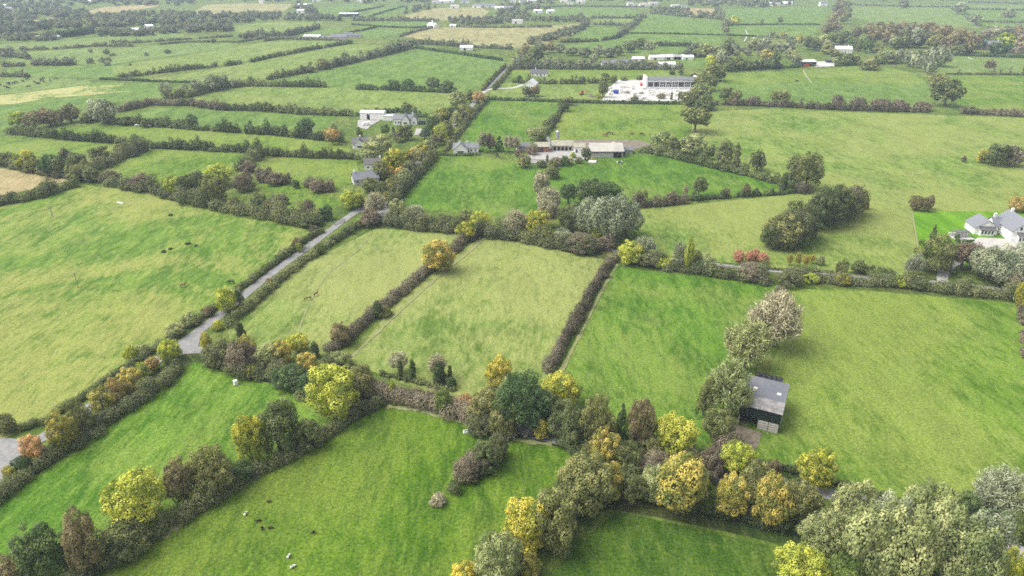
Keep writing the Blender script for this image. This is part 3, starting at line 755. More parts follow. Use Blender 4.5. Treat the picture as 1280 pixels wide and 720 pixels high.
 ([(785,42),(840,42.5),(905,44.5)], 2.2, 2.0, 'dark green', 'straight thin hedge in the far centre', .15, .02, 0),
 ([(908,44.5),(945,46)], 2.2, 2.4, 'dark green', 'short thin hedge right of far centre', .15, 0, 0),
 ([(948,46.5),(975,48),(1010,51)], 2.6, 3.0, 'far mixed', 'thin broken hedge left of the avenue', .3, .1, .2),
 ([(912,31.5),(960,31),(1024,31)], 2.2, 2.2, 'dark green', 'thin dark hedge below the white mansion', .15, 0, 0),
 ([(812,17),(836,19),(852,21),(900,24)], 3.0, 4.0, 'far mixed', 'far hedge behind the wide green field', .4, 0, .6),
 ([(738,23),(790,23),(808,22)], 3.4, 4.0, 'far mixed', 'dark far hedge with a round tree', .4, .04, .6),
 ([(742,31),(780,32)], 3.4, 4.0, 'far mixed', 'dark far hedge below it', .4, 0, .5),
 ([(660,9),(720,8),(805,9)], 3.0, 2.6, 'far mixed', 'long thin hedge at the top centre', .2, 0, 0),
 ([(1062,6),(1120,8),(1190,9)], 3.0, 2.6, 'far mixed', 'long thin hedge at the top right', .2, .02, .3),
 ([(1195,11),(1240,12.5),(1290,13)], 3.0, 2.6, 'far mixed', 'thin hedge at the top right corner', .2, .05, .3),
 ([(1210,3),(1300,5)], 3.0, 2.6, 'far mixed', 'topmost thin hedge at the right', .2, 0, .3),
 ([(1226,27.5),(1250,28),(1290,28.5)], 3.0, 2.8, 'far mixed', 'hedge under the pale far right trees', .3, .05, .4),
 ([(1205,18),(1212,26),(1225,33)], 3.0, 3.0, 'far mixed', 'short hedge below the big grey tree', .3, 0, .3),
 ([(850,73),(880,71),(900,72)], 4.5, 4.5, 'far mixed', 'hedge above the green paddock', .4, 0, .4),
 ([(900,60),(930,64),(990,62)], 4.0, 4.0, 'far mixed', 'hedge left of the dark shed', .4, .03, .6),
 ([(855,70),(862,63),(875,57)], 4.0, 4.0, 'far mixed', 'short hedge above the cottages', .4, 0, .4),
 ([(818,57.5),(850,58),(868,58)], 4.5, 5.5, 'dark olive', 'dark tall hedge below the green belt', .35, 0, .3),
 ([(60,47.5),(80,46.5),(98,44.5),(117,41)], 7.0, 9.0, 'dark green', 'tall clipped evergreen hedge in the far left', .05, 0, 0),
]
for pts, w, h, colr, lab, lump, gap, tall in HEDGES:
    hedge(pts, w, h, colr, lab, lump, gap, tall=tall, group=HG)

for pts, w_, lab in (([(484,509),(520,513),(560,523),(600,536),(650,551),(690,556)], 1.3, 'dry grass fringe below the deep brown hedge'),
        ([(697,474),(716,436),(735,400),(753,362),(772,331)], .9, 'dry grass fringe right of the straight brown hedge'),
        ([(440,446),(470,418),(508,382),(546,348),(578,322),(606,298)], .9, 'dry grass fringe right of the paddock hedge'),
        ([(300,612),(318,600),(340,588)], .7, 'worn margin below the yellow diagonal tree')):
    ribbon('verge', pts, w_, M_TRACK, .172, lab, 'verge', .6)

# ================================================================== trees and bushes, read off the photograph
R, T, O, B, W, X, C, K = 'round', 'tall', 'open', 'bush', 'willow', 'bare', 'column', 'conifer'
row('in the diagonal row at the bottom left', 'trees in the diagonal row', [
 (R,'russet',18,740,48,697),(R,'dark green',66,725,52,656),(T,'russet',113,722,50,636),(B,'dark olive',163,697,60,652),
 (R,'yellow green',188,664,70,590),(R,'russet',234,628,40,574),(R,'olive',273,622,50,560),(R,'yellow',317,582,38,515),
 (R,'dark olive',352,570,52,503),(B,'dark olive',390,560,38,522),(R,'yellow green',420,524,64,455),(R,'olive',452,500,36,458),(B,'dark green',300,606,34,578)])
row('beside the bottom left lane', 'trees beside the lane', [
 (B,'yellow',16,602,18,582),(R,'orange',47,580,28,543),(B,'dark green',32,594,24,570),(R,'golden',86,563,32,514),(B,'olive',108,546,32,503),(R,'golden',131,518,28,484),
 (T,'orange',147,502,22,470),(R,'golden',168,489,30,460),(B,'yellow green',181,472,14,452),(R,'orange',194,465,17,446),
 (R,'yellow green',216,452,27,424),(B,'dark olive',8,545,26,520)])
row('on the left lane hedge', 'trees beside the lane', [
 (R,'yellow green',164,452,16,433),(B,'pale olive',180,444,18,430),(R,'pale olive',220,422,20,404),(B,'pale olive',240,408,22,390),(R,'yellow green',286,391,24,359),(B,'dark green',300,382,16,361),
 (B,'russet',262,396,16,382),(B,'pale olive',355,322,14,309),(B,'russet',372,312,13,296),(B,'yellow green',374,316,8,302),(B,'purple brown',395,292,14,281)])
row('on the right lane hedge', 'trees beside the lane', [(B,'yellow green',272,414,13,400),(B,'russet',338,358,9,347),(B,'green',400,318,14,304)])
row('in the thicket right of the lane junction', 'trees in the junction thicket', [
 (B,'yellow',261,440,12,414),(B,'mixed',276,460,38,424),(B,'brown',300,470,40,428),(C,'ivy',303,424,13,402),(R,'golden',313,458,26,420),
 (B,'brown',322,462,30,430),(R,'pale olive',337,464,34,430),(R,'golden',352,456,26,425),(R,'yellow green',374,444,28,418),(C,'ivy',395,448,13,427),
 (R,'golden',386,470,28,440),(B,'dark green',366,486,44,456),(B,'dark green',390,494,34,466),(B,'yellow',283,458,12,442),(B,'yellow',318,474,18,456),
 (B,'pale olive',425,462,30,440),(B,'mixed',350,476,30,452),(B,'mixed',408,474,30,446)])
row('on the hedge left of the straw field', 'trees on the brown hedges', [
 (R,'russet',428,432,24,404),(C,'ivy',473,398,15,376),(R,'golden',546,342,38,299),(R,'yellow',585,301,24,275),(B,'olive',480,396,20,382)])
row('on the deep brown hedge above lush field', 'trees on the brown hedges', [
 (B,'yellow green',492,498,9,474),(C,'ivy',501,474,8,450),(O,'pale brown',499,468,22,441),(C,'ivy',517,477,10,448),(C,'ivy',550,482,18,450),
 (X,'pale brown',548,474,20,443),(B,'dark green',565,486,14,471),(R,'green',556,520,20,486),(R,'orange',581,515,24,493),(C,'dark olive',563,478,7,455),(B,'yellow green',556,520,14,508)])
row('in the tree cluster at the picture centre', 'trees in the central cluster', [
 (R,'yellow',626,485,32,447),(R,'olive',613,535,44,486),(R,'dark green',655,540,64,468),(R,'yellow',697,515,50,469),(B,'yellow',677,550,18,523),
 (B,'dark olive',702,548,42,500),(B,'yellow green',688,512,20,480),(B,'pale olive',636,500,24,470),(R,'olive',632,548,34,508),(R,'dark olive',676,528,36,484),(B,'mixed',600,545,30,516),(B,'mixed',716,556,30,526)])
row('in the belt left of the barn', 'trees in the belt below the green field', [
 (T,'dark olive',713,562,34,505),(R,'olive',746,566,40,494),(K,'dark green',774,564,24,500),(R,'russet',799,568,36,497),(R,'yellow green',839,572,53,517),
 (R,'golden',757,582,40,536),(B,'olive',735,580,22,556),(B,'brown',818,600,34,566),(B,'purple brown',885,600,32,560),(B,'dark olive',765,560,30,530),(R,'pale olive',727,556,26,512),(B,'olive',815,575,30,545),(B,'mixed',862,592,30,562),(R,'olive',782,590,34,552),(B,'dark olive',905,588,26,566)])
row('in the golden row below the barn', 'trees in the golden row', [
 (R,'olive',733,642,70,568),(B,'dark olive',792,630,34,592),(T,'golden',845,650,60,567),(R,'golden',909,652,42,594),(R,'yellow green',921,602,42,555),
 (R,'golden',760,628,34,580),(B,'green',881,642,28,606),(R,'olive',942,620,36,580),(T,'golden',961,662,44,593),(R,'olive',996,662,46,603),
 (R,'yellow',1013,612,41,562),(B,'russet',965,600,18,574),(B,'dark olive',1018,650,30,620),(R,'pale olive',818,628,34,586),(B,'mixed',872,616,36,584),(B,'olive',835,606,34,578),(B,'dark olive',980,628,34,600),(R,'pale olive',975,640,30,604),(B,'mixed',930,640,30,612)])
row('at the bottom centre edge', 'trees at the bottom centre', [
 (R,'olive',691,692,56,609),(R,'yellow',657,698,62,628),(T,'golden',664,722,24,688),(R,'pale olive',628,745,56,668),(R,'yellow',581,742,32,702),(B,'dark olive',705,650,40,615),(R,'olive',718,622,40,576),(B,'mixed',640,716,36,690),(R,'dark olive',698,668,40,625)])
row('in the willow group at the bottom right', 'willows at the bottom right', [
 (R,'pale olive',1020,700,46,646),(R,'yellow green',996,745,60,690),(W,'pale olive',1058,668,50,602),(W,'pale olive',1078,726,70,632),(W,'pale olive',1118,742,64,640),(W,'silver grey',1100,690,56,622),
 (W,'pale olive',1150,684,66,608),(R,'dark green',1202,656,30,615),(W,'pale olive',1178,736,68,645),(W,'silver grey',1218,716,54,638),(W,'pale olive',1206,748,56,662),
 (W,'golden',1138,706,28,656),(X,'silver grey',1242,650,60,592),(C,'ivy',1222,632,12,606),(C,'ivy',1237,634,16,600),(X,'pale olive',1274,660,44,608),(B,'green',1262,676,34,640),
 (R,'yellow green',1250,745,26,685),(B,'dark olive',1276,740,24,692),(B,'green',1045,745,50,700),(R,'pale olive',1036,690,40,640)])
row('beside the stone barn', 'trees beside the barn', [
 (X,'pale brown',962,438,56,368),(X,'pale olive',928,466,48,402),(X,'pale olive',904,524,52,452),(B,'olive',878,522,26,470),(R,'olive',893,560,42,512),
 (B,'brown',906,568,34,538),(B,'russet',978,388,22,370),(B,'purple brown',972,384,22,355),(B,'dark olive',925,500,22,478)])
row('in the bush clump on the lush field', 'bushes on the lush field', [
 (B,'pale brown',548,632,20,617),(B,'dark olive',568,620,18,602),(B,'brown',583,603,30,575),(B,'purple brown',590,596,38,565),(B,'dark olive',607,588,38,548),(B,'mixed',622,574,24,541)])
row('in the large left pasture', 'weed patches', [(B,'dark green',204,316,7,313),(B,'dark green',213,312,5,310),(B,'dark green',235,306,7,304),(B,'dark green',245,308,5,306),(B,'dark green',213,270,6,268)])
# middle lane
row('along the lane by the willow', 'trees along the middle lane', [
 (B,'brown',466,284,28,262),(X,'pale brown',470,272,22,240),(R,'pale olive',500,276,22,248),(X,'silver grey',519,280,22,256),(B,'mixed',530,286,26,266),(B,'mixed',556,288,26,268),
 (R,'olive',584,286,24,262),(R,'yellow green',601,292,26,263),(B,'pale olive',624,298,12,286),(X,'pale brown',644,298,28,262),(R,'yellow',670,298,30,262),(B,'yellow',682,306,20,286),
 (C,'ivy',650,296,12,272),(X,'pale brown',684,286,22,248),(B,'mixed',572,290,24,270)])
row('around the great silver willow', 'trees around the great willow', [
 (W,'silver grey',738,296,44,246),(W,'silver grey',762,304,50,243),(W,'silver grey',782,298,40,248),(R,'dark green',738,262,40,222),(R,'dark green',759,258,32,226),(O,'dark green',710,256,24,228),
 (R,'pale brown',677,244,22,212),(X,'pale brown',686,268,30,234),(B,'dark olive',714,290,28,252),(B,'purple brown',728,314,46,290),(B,'yellow green',748,302,18,278),(B,'yellow',748,314,10,300),
 (B,'brown',758,312,22,292),(B,'dark olive',690,224,18,208),(B,'silver grey',704,306,26,286)])
row('on the middle hedge, central part', 'trees along the middle lane', [
 (R,'yellow green',788,332,28,300),(X,'silver grey',805,322,24,296),(B,'yellow green',832,338,26,320),(T,'yellow green',860,340,14,294),(B,'olive',868,336,22,312),(X,'silver grey',848,330,14,302),
 (B,'pale olive',880,340,26,318),(B,'mixed',812,334,30,312),(B,'brown',940,352,34,328)])
row('in the coral red group above the middle lane', 'coral red saplings', [(R,'coral red',923,329,13,312),(R,'coral red',937,330,13,313),(R,'coral red',944,326,9,311),(R,'coral red',953,330,13,315)])
row('among the saplings beside the lane', 'saplings beside the lane', [(X,'golden',986,332,6,317),(X,'golden',996,334,7,315),(X,'golden',1005,336,7,318),(R,'pale olive',1024,332,10,319),(X,'golden',1014,330,6,318)])
row('on the middle hedge, right part', 'trees along the middle lane', [
 (R,'olive',1051,346,15,324),(B,'yellow',1049,356,22,341),(R,'dark olive',1074,342,20,326),(C,'dark olive',1090,340,7,331),(B,'yellow green',1013,354,20,340),(B,'mixed',985,358,30,336),(B,'dark olive',1100,356,34,337),
 (B,'dark olive',1145,362,24,345),(B,'yellow green',1125,360,18,344),(B,'yellow',1270,384,12,350),(B,'dark olive',1200,366,24,348)])
row('before the white house', 'trees before the white house', [
 (X,'silver grey',1141,345,16,318),(R,'olive',1166,344,42,294),(K,'dark olive',1165,300,10,279),(T,'pale olive',1180,338,18,302),(X,'brown',1200,338,28,304),(X,'purple brown',1212,338,26,304),
 (W,'silver grey',1232,354,46,308),(W,'silver grey',1260,356,44,305),(W,'silver grey',1284,354,40,306),(W,'silver grey',1246,360,40,312),(X,'pale brown',1256,362,28,334),(X,'silver grey',1134,346,10,322)])
row('around the mown lawn', 'trees around the lawn', [(R,'russet',1143,264,15,244),(R,'russet',1154,265,13,245),(R,'russet',1161,262,8,243),(R,'orange',1270,266,20,246),(B,'orange',1281,266,10,254)])
row('in the dark clump on the pale meadow', 'trees in the meadow clump', [
 (R,'olive',974,312,42,266),(R,'dark olive',996,304,42,252),(R,'russet',1006,298,22,256),(R,'dark olive',1030,284,40,230),(R,'dark olive',1050,276,32,233),(R,'olive',1068,270,26,231),(R,'mixed',986,310,42,258),(B,'brown',1010,298,26,256),(R,'olive',1041,282,38,230),(R,'brown',1060,274,30,232),(B,'dark olive',964,314,30,278),(R,'dark olive',1019,288,32,240),(B,'orange',1081,262,9,249)])
row('in the round clump at the right meadow edge', 'trees in the round clump', [(B,'golden',1226,204,13,186),(R,'dark olive',1242,208,32,178),(R,'brown',1262,208,26,180),(B,'purple brown',1204,203,6,194)])
row('on the diagonal hedge right of the farm', 'trees right of the farm', [
 (R,'pale olive',826,190,26,164),(B,'dark olive',840,192,22,170),(R,'pale olive',866,194,36,167),(R,'dark olive',886,200,14,180),(R,'dark olive',905,205,22,175),(C,'dark olive',919,209,12,178),(R,'dark olive',946,214,22,186),
 (C,'ivy',978,241,11,214),(R,'dark olive',991,234,20,190),(R,'olive',1006,238,34,189),(B,'purple brown',1003,242,18,228)])
row('in the farm field hedge', 'trees right of the farm', [(O,'dark olive',873,246,20,221),(R,'purple brown',842,254,11,238),(B,'purple brown',907,248,10,234),(B,'purple brown',931,246,11,230),(B,'dark olive',945,244,9,236),(B,'purple brown',798,258,18,244)])
row('around the farm buildings', 'trees around the farm', [
 (X,'pale brown',604,191,12,164),(X,'brown',612,190,14,166),(K,'dark green',613,186,9,163),(K,'dark green',624,190,14,167),(X,'pale brown',636,191,12,168),(X,'pale brown',644,191,12,169),
 (R,'pale olive',672,178,22,156),(B,'olive',655,210,16,192),(B,'dark green',652,209,8,196),(B,'brown',664,194,14,182),(B,'dark olive',676,210,12,200),(C,'dark olive',684,208,5,192),(B,'brown',696,208,14,196),(B,'dark green',706,208,10,194),
 (T,'dark olive',732,201,12,184),(B,'yellow green',716,198,8,190),(B,'dark olive',621,196,4,191),(B,'olive',690,212,12,199),(B,'pale olive',712,206,10,197),(B,'dark olive',724,205,9,196),(B,'brown',648,196,10,186)])
row('above the farm on the field hedge', 'trees on the upper farm hedge', [(R,'olive',668,176,20,158),(B,'dark olive',686,160,14,148),(B,'dark olive',694,152,12,141),(R,'dark olive',704,140,16,122),(R,'olive',711,132,12,120)])
row('in the belt by the works yard', 'trees right of the works yard', [
 (O,'olive',868,167,36,133),(B,'dark olive',880,138,26,118),(R,'olive',862,136,24,110),(R,'pale olive',874,128,26,102),(R,'olive',880,114,28,90),(R,'olive',893,102,26,78),(R,'yellow green',887,88,14,66),(X,'silver grey',898,86,24,62),
 (R,'dark olive',905,74,18,52),(X,'pale olive',880,72,20,54),(R,'pale olive',889,70,20,54),(B,'dark olive',866,102,10,90)])
row('on the long meadow hedge', 'trees on the long meadow hedge', [
 (R,'dark olive',906,126,16,108),(R,'olive',919,128,15,112),(R,'olive',974,129,22,112),(B,'purple brown',942,131,18,120),(B,'purple brown',1045,134,14,118),(B,'purple brown',1073,134,18,121),(B,'purple brown',1100,136,24,123),
 (B,'purple brown',1124,137,24,124),(B,'purple brown',1152,139,20,126),(R,'dark olive',1180,134,31,98),(R,'olive',1170,114,22,91)])
row('around the lane houses', 'trees around the lane houses', [
 (R,'yellow',493,216,26,184),(R,'golden',504,206,18,186),(R,'orange',502,221,17,209),(R,'pale olive',465,204,38,176),(R,'pale olive',476,190,30,168),(R,'olive',476,226,22,200),(R,'golden',484,224,18,206),(R,'yellow green',441,262,24,236),(B,'yellow',452,258,10,244),
 (R,'olive',464,240,20,222),(B,'dark olive',480,246,18,226),(R,'golden',516,200,18,184),(R,'yellow',532,192,22,176),(X,'pale brown',520,200,14,184),(R,'orange',510,212,16,200),(T,'dark olive',500,230,14,214),(X,'pale brown',470,262,14,242),
 (X,'purple brown',546,182,16,168),(R,'yellow green',551,178,16,152)])
row('along the lane by the bright field', 'trees around the lane houses', [(R,'olive',492,246,20,222),(R,'pale olive',506,232,18,210),(R,'mixed',514,220,18,200),(R,'olive',527,206,18,186),(R,'pale olive',538,192,18,170),(R,'olive',562,174,16,154),(R,'pale olive',572,158,16,138),(B,'golden',486,256,16,238)])
row('behind the grey roofed cottages', 'trees behind the cottages', [
 (R,'dark olive',508,141,15,127),(B,'olive',518,142,8,133),(B,'dark olive',524,143,5,138),(O,'orange',417,182,18,160),(R,'pale olive',418,168,10,152),(R,'dark green',482,170,10,155),(K,'dark green',492,168,7,156),(R,'dark olive',507,176,20,155),(B,'purple brown',497,176,12,164),
 (R,'olive',500,178,14,172),(T,'dark green',541,168,18,144),(R,'dark green',533,174,14,158),(B,'dark green',450,171,8,160),(B,'dark olive',448,162,4,158)])
row('between the far lane and the pale field', 'trees beside the far lane', [
 (R,'pale olive',572,140,24,112),(R,'dark olive',588,128,14,112),(R,'orange',598,130,16,113),(R,'olive',580,146,20,130),(R,'golden',553,152,18,134),(R,'yellow green',584,146,12,134),(R,'dark olive',566,150,22,132),(R,'pale olive',546,156,14,140),(B,'dark olive',558,164,16,150)])
row('below the white sheep field', 'trees below the white sheep field', [
 (B,'dark green',454,111,10,105),(R,'dark green',464,112,10,105),(R,'dark green',494,113,18,99),(R,'dark green',511,113,16,98),(R,'dark green',479,112,8,106),(R,'dark olive',542,114,17,96),(R,'dark green',559,116,18,99),(B,'dark green',524,114,14,107)])
# left hedge belts
row('in the broad belt behind the tan field', 'trees in the left belts', [
 (R,'yellow',36,214,26,186),(R,'olive',48,217,20,196),(R,'dark green',68,221,26,192),(B,'dark olive',12,208,20,190),(B,'purple brown',82,200,12,184),(R,'dark olive',100,216,22,190),(R,'dark olive',127,205,24,182),(R,'olive',98,228,22,206),(B,'dark olive',158,192,24,178),
 (B,'dark olive',52,246,16,232),(B,'dark olive',60,243,14,226),(B,'purple brown',3,254,12,244),(B,'dark olive',16,252,12,239)])
row('in the thorny belt above the large pasture', 'trees in the left belts', [
 (B,'dark olive',115,228,22,210),(B,'purple brown',138,228,24,212),(B,'purple brown',176,238,28,217),(R,'yellow green',218,246,28,219),(R,'dark olive',236,248,24,218),(R,'olive',268,256,32,218),(R,'yellow green',276,234,32,204),(B,'purple brown',305,240,24,214),(B,'dark olive',250,238,22,212),
 (B,'purple brown',312,216,18,200),(B,'olive',292,264,20,246),(B,'purple brown',344,268,20,244),(B,'purple brown',354,256,16,242),(B,'dark green',368,280,20,258),(B,'purple brown',387,270,16,248),(R,'dark green',410,276,16,256),(B,'dark olive',388,284,28,266),(B,'dark olive',328,266,22,240)])
row('among the rough paddock bushes', 'bushes in the rough paddock', [(B,'dark olive',371,236,11,224),(B,'brown',398,241,18,225),(B,'brown',411,240,14,226),(B,'purple brown',345,232,22,216),(B,'purple brown',332,228,18,214)])
row('at the left field corner', 'trees at the left corner', [
 (R,'yellow green',24,159,22,139),(R,'russet',46,162,22,138),(R,'russet',64,158,26,134),(R,'russet',90,154,26,128),(W,'silver grey',132,156,30,122),(B,'dark olive',118,150,12,134),(B,'dark olive',110,154,14,140)])
row('on the dark hedges below the ditch field', 'trees on the left hedges', [
 (R,'dark green',241,162,16,141),(B,'dark olive',198,158,16,147),(R,'dark green',383,170,21,147),(B,'dark olive',336,166,10,156),(B,'dark olive',355,168,8,157),(B,'dark olive',160,157,18,145),(B,'dark olive',345,196,14,185),(R,'dark green',407,197,9,184),(R,'dark green',426,198,9,185),(B,'dark olive',181,160,8,150)])
row('in the silver willow row', 'silver willows', [(W,'silver grey',209,123,14,102),(W,'silver grey',232,120,10,105),(W,'silver grey',249,118,16,98),(W,'silver grey',268,114,24,92),(W,'silver grey',283,110,8,92),(W,'silver grey',293,110,10,98)])
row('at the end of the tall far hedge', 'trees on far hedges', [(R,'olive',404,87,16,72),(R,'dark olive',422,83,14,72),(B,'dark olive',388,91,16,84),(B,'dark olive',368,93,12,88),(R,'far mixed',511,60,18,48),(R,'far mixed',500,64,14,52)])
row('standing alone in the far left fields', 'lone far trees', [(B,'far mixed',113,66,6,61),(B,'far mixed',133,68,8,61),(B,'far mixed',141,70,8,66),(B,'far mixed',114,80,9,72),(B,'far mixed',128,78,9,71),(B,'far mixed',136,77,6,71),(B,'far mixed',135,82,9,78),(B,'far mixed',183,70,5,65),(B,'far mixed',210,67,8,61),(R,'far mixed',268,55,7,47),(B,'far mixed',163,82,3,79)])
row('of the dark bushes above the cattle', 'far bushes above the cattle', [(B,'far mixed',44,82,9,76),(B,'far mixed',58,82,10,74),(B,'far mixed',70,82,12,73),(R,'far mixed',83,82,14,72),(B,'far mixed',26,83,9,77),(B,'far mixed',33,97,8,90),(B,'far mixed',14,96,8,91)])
# right woods
row('in the russet wood, front edge', 'trees in the russet wood', [
 (R,'russet',1092,58,16,30),(R,'russet',1110,56,18,29),(R,'purple brown',1119,52,16,29),(R,'dark olive',1130,60,18,34),(R,'silver grey',1141,60,20,32),(R,'russet',1150,50,18,26),(R,'purple brown',1161,44,14,27),(R,'russet',1172,58,22,30),(R,'russet',1188,66,22,38),(R,'golden' if False else 'russet',1204,68,24,37),
 (R,'dark olive',1156,60,20,38),(R,'olive',1165,62,22,42),(R,'russet',1196,60,22,36),(R,'russet',1212,66,18,38),(B,'dark olive',1198,69,24,54),(R,'dark olive',1144,60,18,44),(R,'russet',1128,58,16,42),(R,'russet',1100,50,16,36),(R,'pale olive',1116,60,16,44)])
row('in the russet wood, back edge', 'trees in the russet wood', [(R,'russet',1086,46,16,28),(R,'russet',1098,44,16,26),(R,'olive',1108,44,16,26),(R,'russet',1124,44,16,26),(R,'brown',1136,46,16,27),(R,'russet',1146,46,16,28),(R,'russet',1158,52,18,30),(R,'russet',1180,52,18,30),(R,'russet',1196,54,18,33),(R,'russet',1164,46,16,27),(R,'dark olive',1120,62,16,46),(R,'russet',1180,66,18,46),(R,'russet',1206,62,16,40)])
row('in the grey willow belt', 'grey willows at the right', [
 (W,'silver grey',1126,80,16,60),(W,'silver grey',1136,84,16,62),(W,'silver grey',1146,86,16,62),(W,'silver grey',1156,90,16,66),(W,'silver grey',1160,80,18,58),(W,'silver grey',1174,84,22,55),(W,'silver grey',1163,94,12,76),(R,'pale olive',1104,78,18,60),(R,'dark olive',1108,80,20,66),(R,'olive',1118,78,16,62),(W,'silver grey',1117,60,14,44)])
row('around the far white house', 'trees around the far white house', [
 (R,'dark green',1081,66,14,46),(R,'dark olive',1072,64,12,46),(R,'olive',1094,66,16,54),(R,'dark olive',1053,58,18,38),(R,'dark olive',1040,56,18,40),(R,'russet',1069,50,12,31),(R,'dark olive',1012,62,14,44),(R,'dark olive',1020,64,14,46),(R,'pale olive',1028,60,14,42),(R,'olive',1034,68,18,54),(R,'olive',1046,74,14,62),
 (R,'dark olive',1060,80,14,66),(B,'olive',1070,79,8,68),(R,'pale olive',1044,80,10,70),(B,'olive',1086,88,22,73),(R,'dark olive',1030,58,14,44),(R,'dark green',1064,60,12,48)])
row('in the russet avenue at the top', 'trees in the russet avenue', [(R,'russet',1034,42,14,27),(R,'russet',1043,40,14,26),(R,'russet',1038,33,14,18),(R,'olive',1052,30,12,16),(R,'russet',1048,25,14,11),(R,'olive',1056,18,12,6),(R,'russet',1046,16,14,3),(R,'russet',1050,10,12,-2),(R,'olive',1060,10,10,0),(R,'olive',1058,26,12,12)])
row('left of the dark shed', 'trees left of the dark shed', [
 (B,'dark olive',912,90,14,74),(R,'olive',920,88,16,70),(R,'dark olive',934,88,12,74),(R,'dark olive',942,88,10,74),(R,'dark olive',951,87,10,74),(R,'dark olive',966,87,16,64),(R,'golden',958,76,18,60),(X,'silver grey',978,72,18,52),(R,'pale olive',990,74,16,60),(R,'pale olive',940,62,12,46),(X,'silver grey',956,60,18,46),(R,'dark olive',912,62,10,46),(X,'silver grey',994,84,12,68),(B,'dark olive',974,86,7,78)])
row('standing alone on the right fields', 'lone trees on the right fields', [(R,'far mixed',1128,10,13,-3),(R,'silver grey',1200,18,20,2),(X,'silver grey',1218,32,14,16),(X,'silver grey',1258,27,18,10),(R,'far mixed',975,29,7,20),(B,'far mixed',952,29,4,23),(R,'yellow green',918,31,12,19),(R,'pale olive',909,32,10,20),(O,'far mixed',965,47,6,38),(O,'golden',979,48,9,39),(O,'golden',998,58,9,42),(B,'far mixed',986,53,6,46),(X,'brown',1236,90,12,74),(C,'brown',1242,91,3,84),(C,'brown',1250,92,4,86),(C,'brown',1262,92,4,83),(C,'brown',1199,91,4,86),(C,'brown',1278,92,4,84)])
row('around the red brick house', 'trees around the brick house', [(R,'dark green',1225,62,12,48),(R,'dark green',1243,67,18,50),(R,'dark green',1258,66,16,55),(R,'yellow green',1256,58,22,40),(R,'russet',1274,50,22,30),(R,'russet',1276,62,18,40),(R,'brown',1272,70,16,56),(R,'pale brown',1244,48,14,32),(X,'pale brown',1236,50,12,36),(R,'brown',1230,50,14,38)])
row('in the belt behind the works yard', 'trees behind the works yard', [
 (R,'dark olive',753,122,13,101),(R,'yellow green',748,123,7,116),(B,'dark olive',793,127,10,119),(R,'olive',826,124,12,116),(C,'dark olive',839,125,4,114),(C,'dark olive',848,126,3,114),(R,'dark olive',756,103,12,90),(R,'dark olive',766,104,12,93),(B,'dark olive',728,105,10,95),(B,'olive',780,101,10,95),(B,'dark olive',801,100,12,95),
 (R,'dark olive',840,94,8,86),(R,'dark olive',850,93,8,86),(R,'russet',668,121,14,106),(R,'dark olive',658,121,12,107),(B,'olive',850,124,5,115)])
row('in the mixed wood above the white cottage', 'trees above the white cottage', [
 (R,'russet',656,72,16,54),(R,'dark olive',668,78,20,58),(R,'far mixed',648,82,20,68),(R,'dark olive',660,86,22,70),(R,'russet',686,66,16,52),(R,'far mixed',676,68,14,52),(R,'far mixed',684,84,16,70),(R,'far mixed',698,84,14,72),(R,'dark olive',712,84,14,74),(R,'far mixed',727,85,14,73),(X,'silver grey',742,84,12,66),(R,'far mixed',700,66,12,54),(R,'far mixed',714,70,16,58),(R,'far mixed',730,72,16,58),(R,'far mixed',746,72,16,56),(R,'far mixed',760,72,16,58),(R,'dark olive',772,70,14,56),(R,'dark olive',786,66,18,50),(R,'dark olive',800,62,18,47),(X,'silver grey',812,68,13,50)])
print('individual trees', N_TREES)

# ------------------------------------------------------------------ distant woods: one mass each
def wood(name, label, areas, seed):
    rng = np.random.default_rng(seed)
    qs, ts = [], []
    for (pts, n, h0, h1, w0, w1) in areas:
        # pts: belt centre line; n trees scattered within +-spread pixels of it
        P = np.array([p[:2] for p in pts], float); sp = np.array([p[2] for p in pts], float)
        seg = np.linalg.norm(np.diff(P, axis=0), axis=1); cum = np.concatenate([[0], np.cumsum(seg)])
        for i in range(int(n * .85)):
            s = rng.uniform(0, cum[-1])
            u = np.interp(s, cum, P[:, 0]); v = np.interp(s, cum, P[:, 1]) + rng.uniform(-1, 1) * np.interp(s, cum, sp)
            g = G(u, max(v, -4)); h = rng.uniform(h0, h1) * .82; w = rng.uniform(w0, w1)
            q, t = crown_raw(['round', 'round', 'bush', 'tall'][rng.integers(4)], int(rng.integers(4)), 'far')
            a = rng.uniform(0, 6.28); ca, sa = math.cos(a), math.sin(a)
            x, y, z = q[..., 0] * w, q[..., 1] * w, q[..., 2] * h
            qs.append(np.stack([x*ca - y*sa + g.x, x*sa + y*ca + g.y, z], axis=-1))
            ts.append(np.clip(rng.uniform(0.0, 0.75) + t * 0.35, 0, 1))
    q = np.concatenate([a for a in qs]); me = quads_mesh(name, q, np.concatenate(ts)); me.materials.append(FM['far mixed'])
    tag(link(bpy.data.objects.new(name, me)), label, 'woodland', kind='stuff')
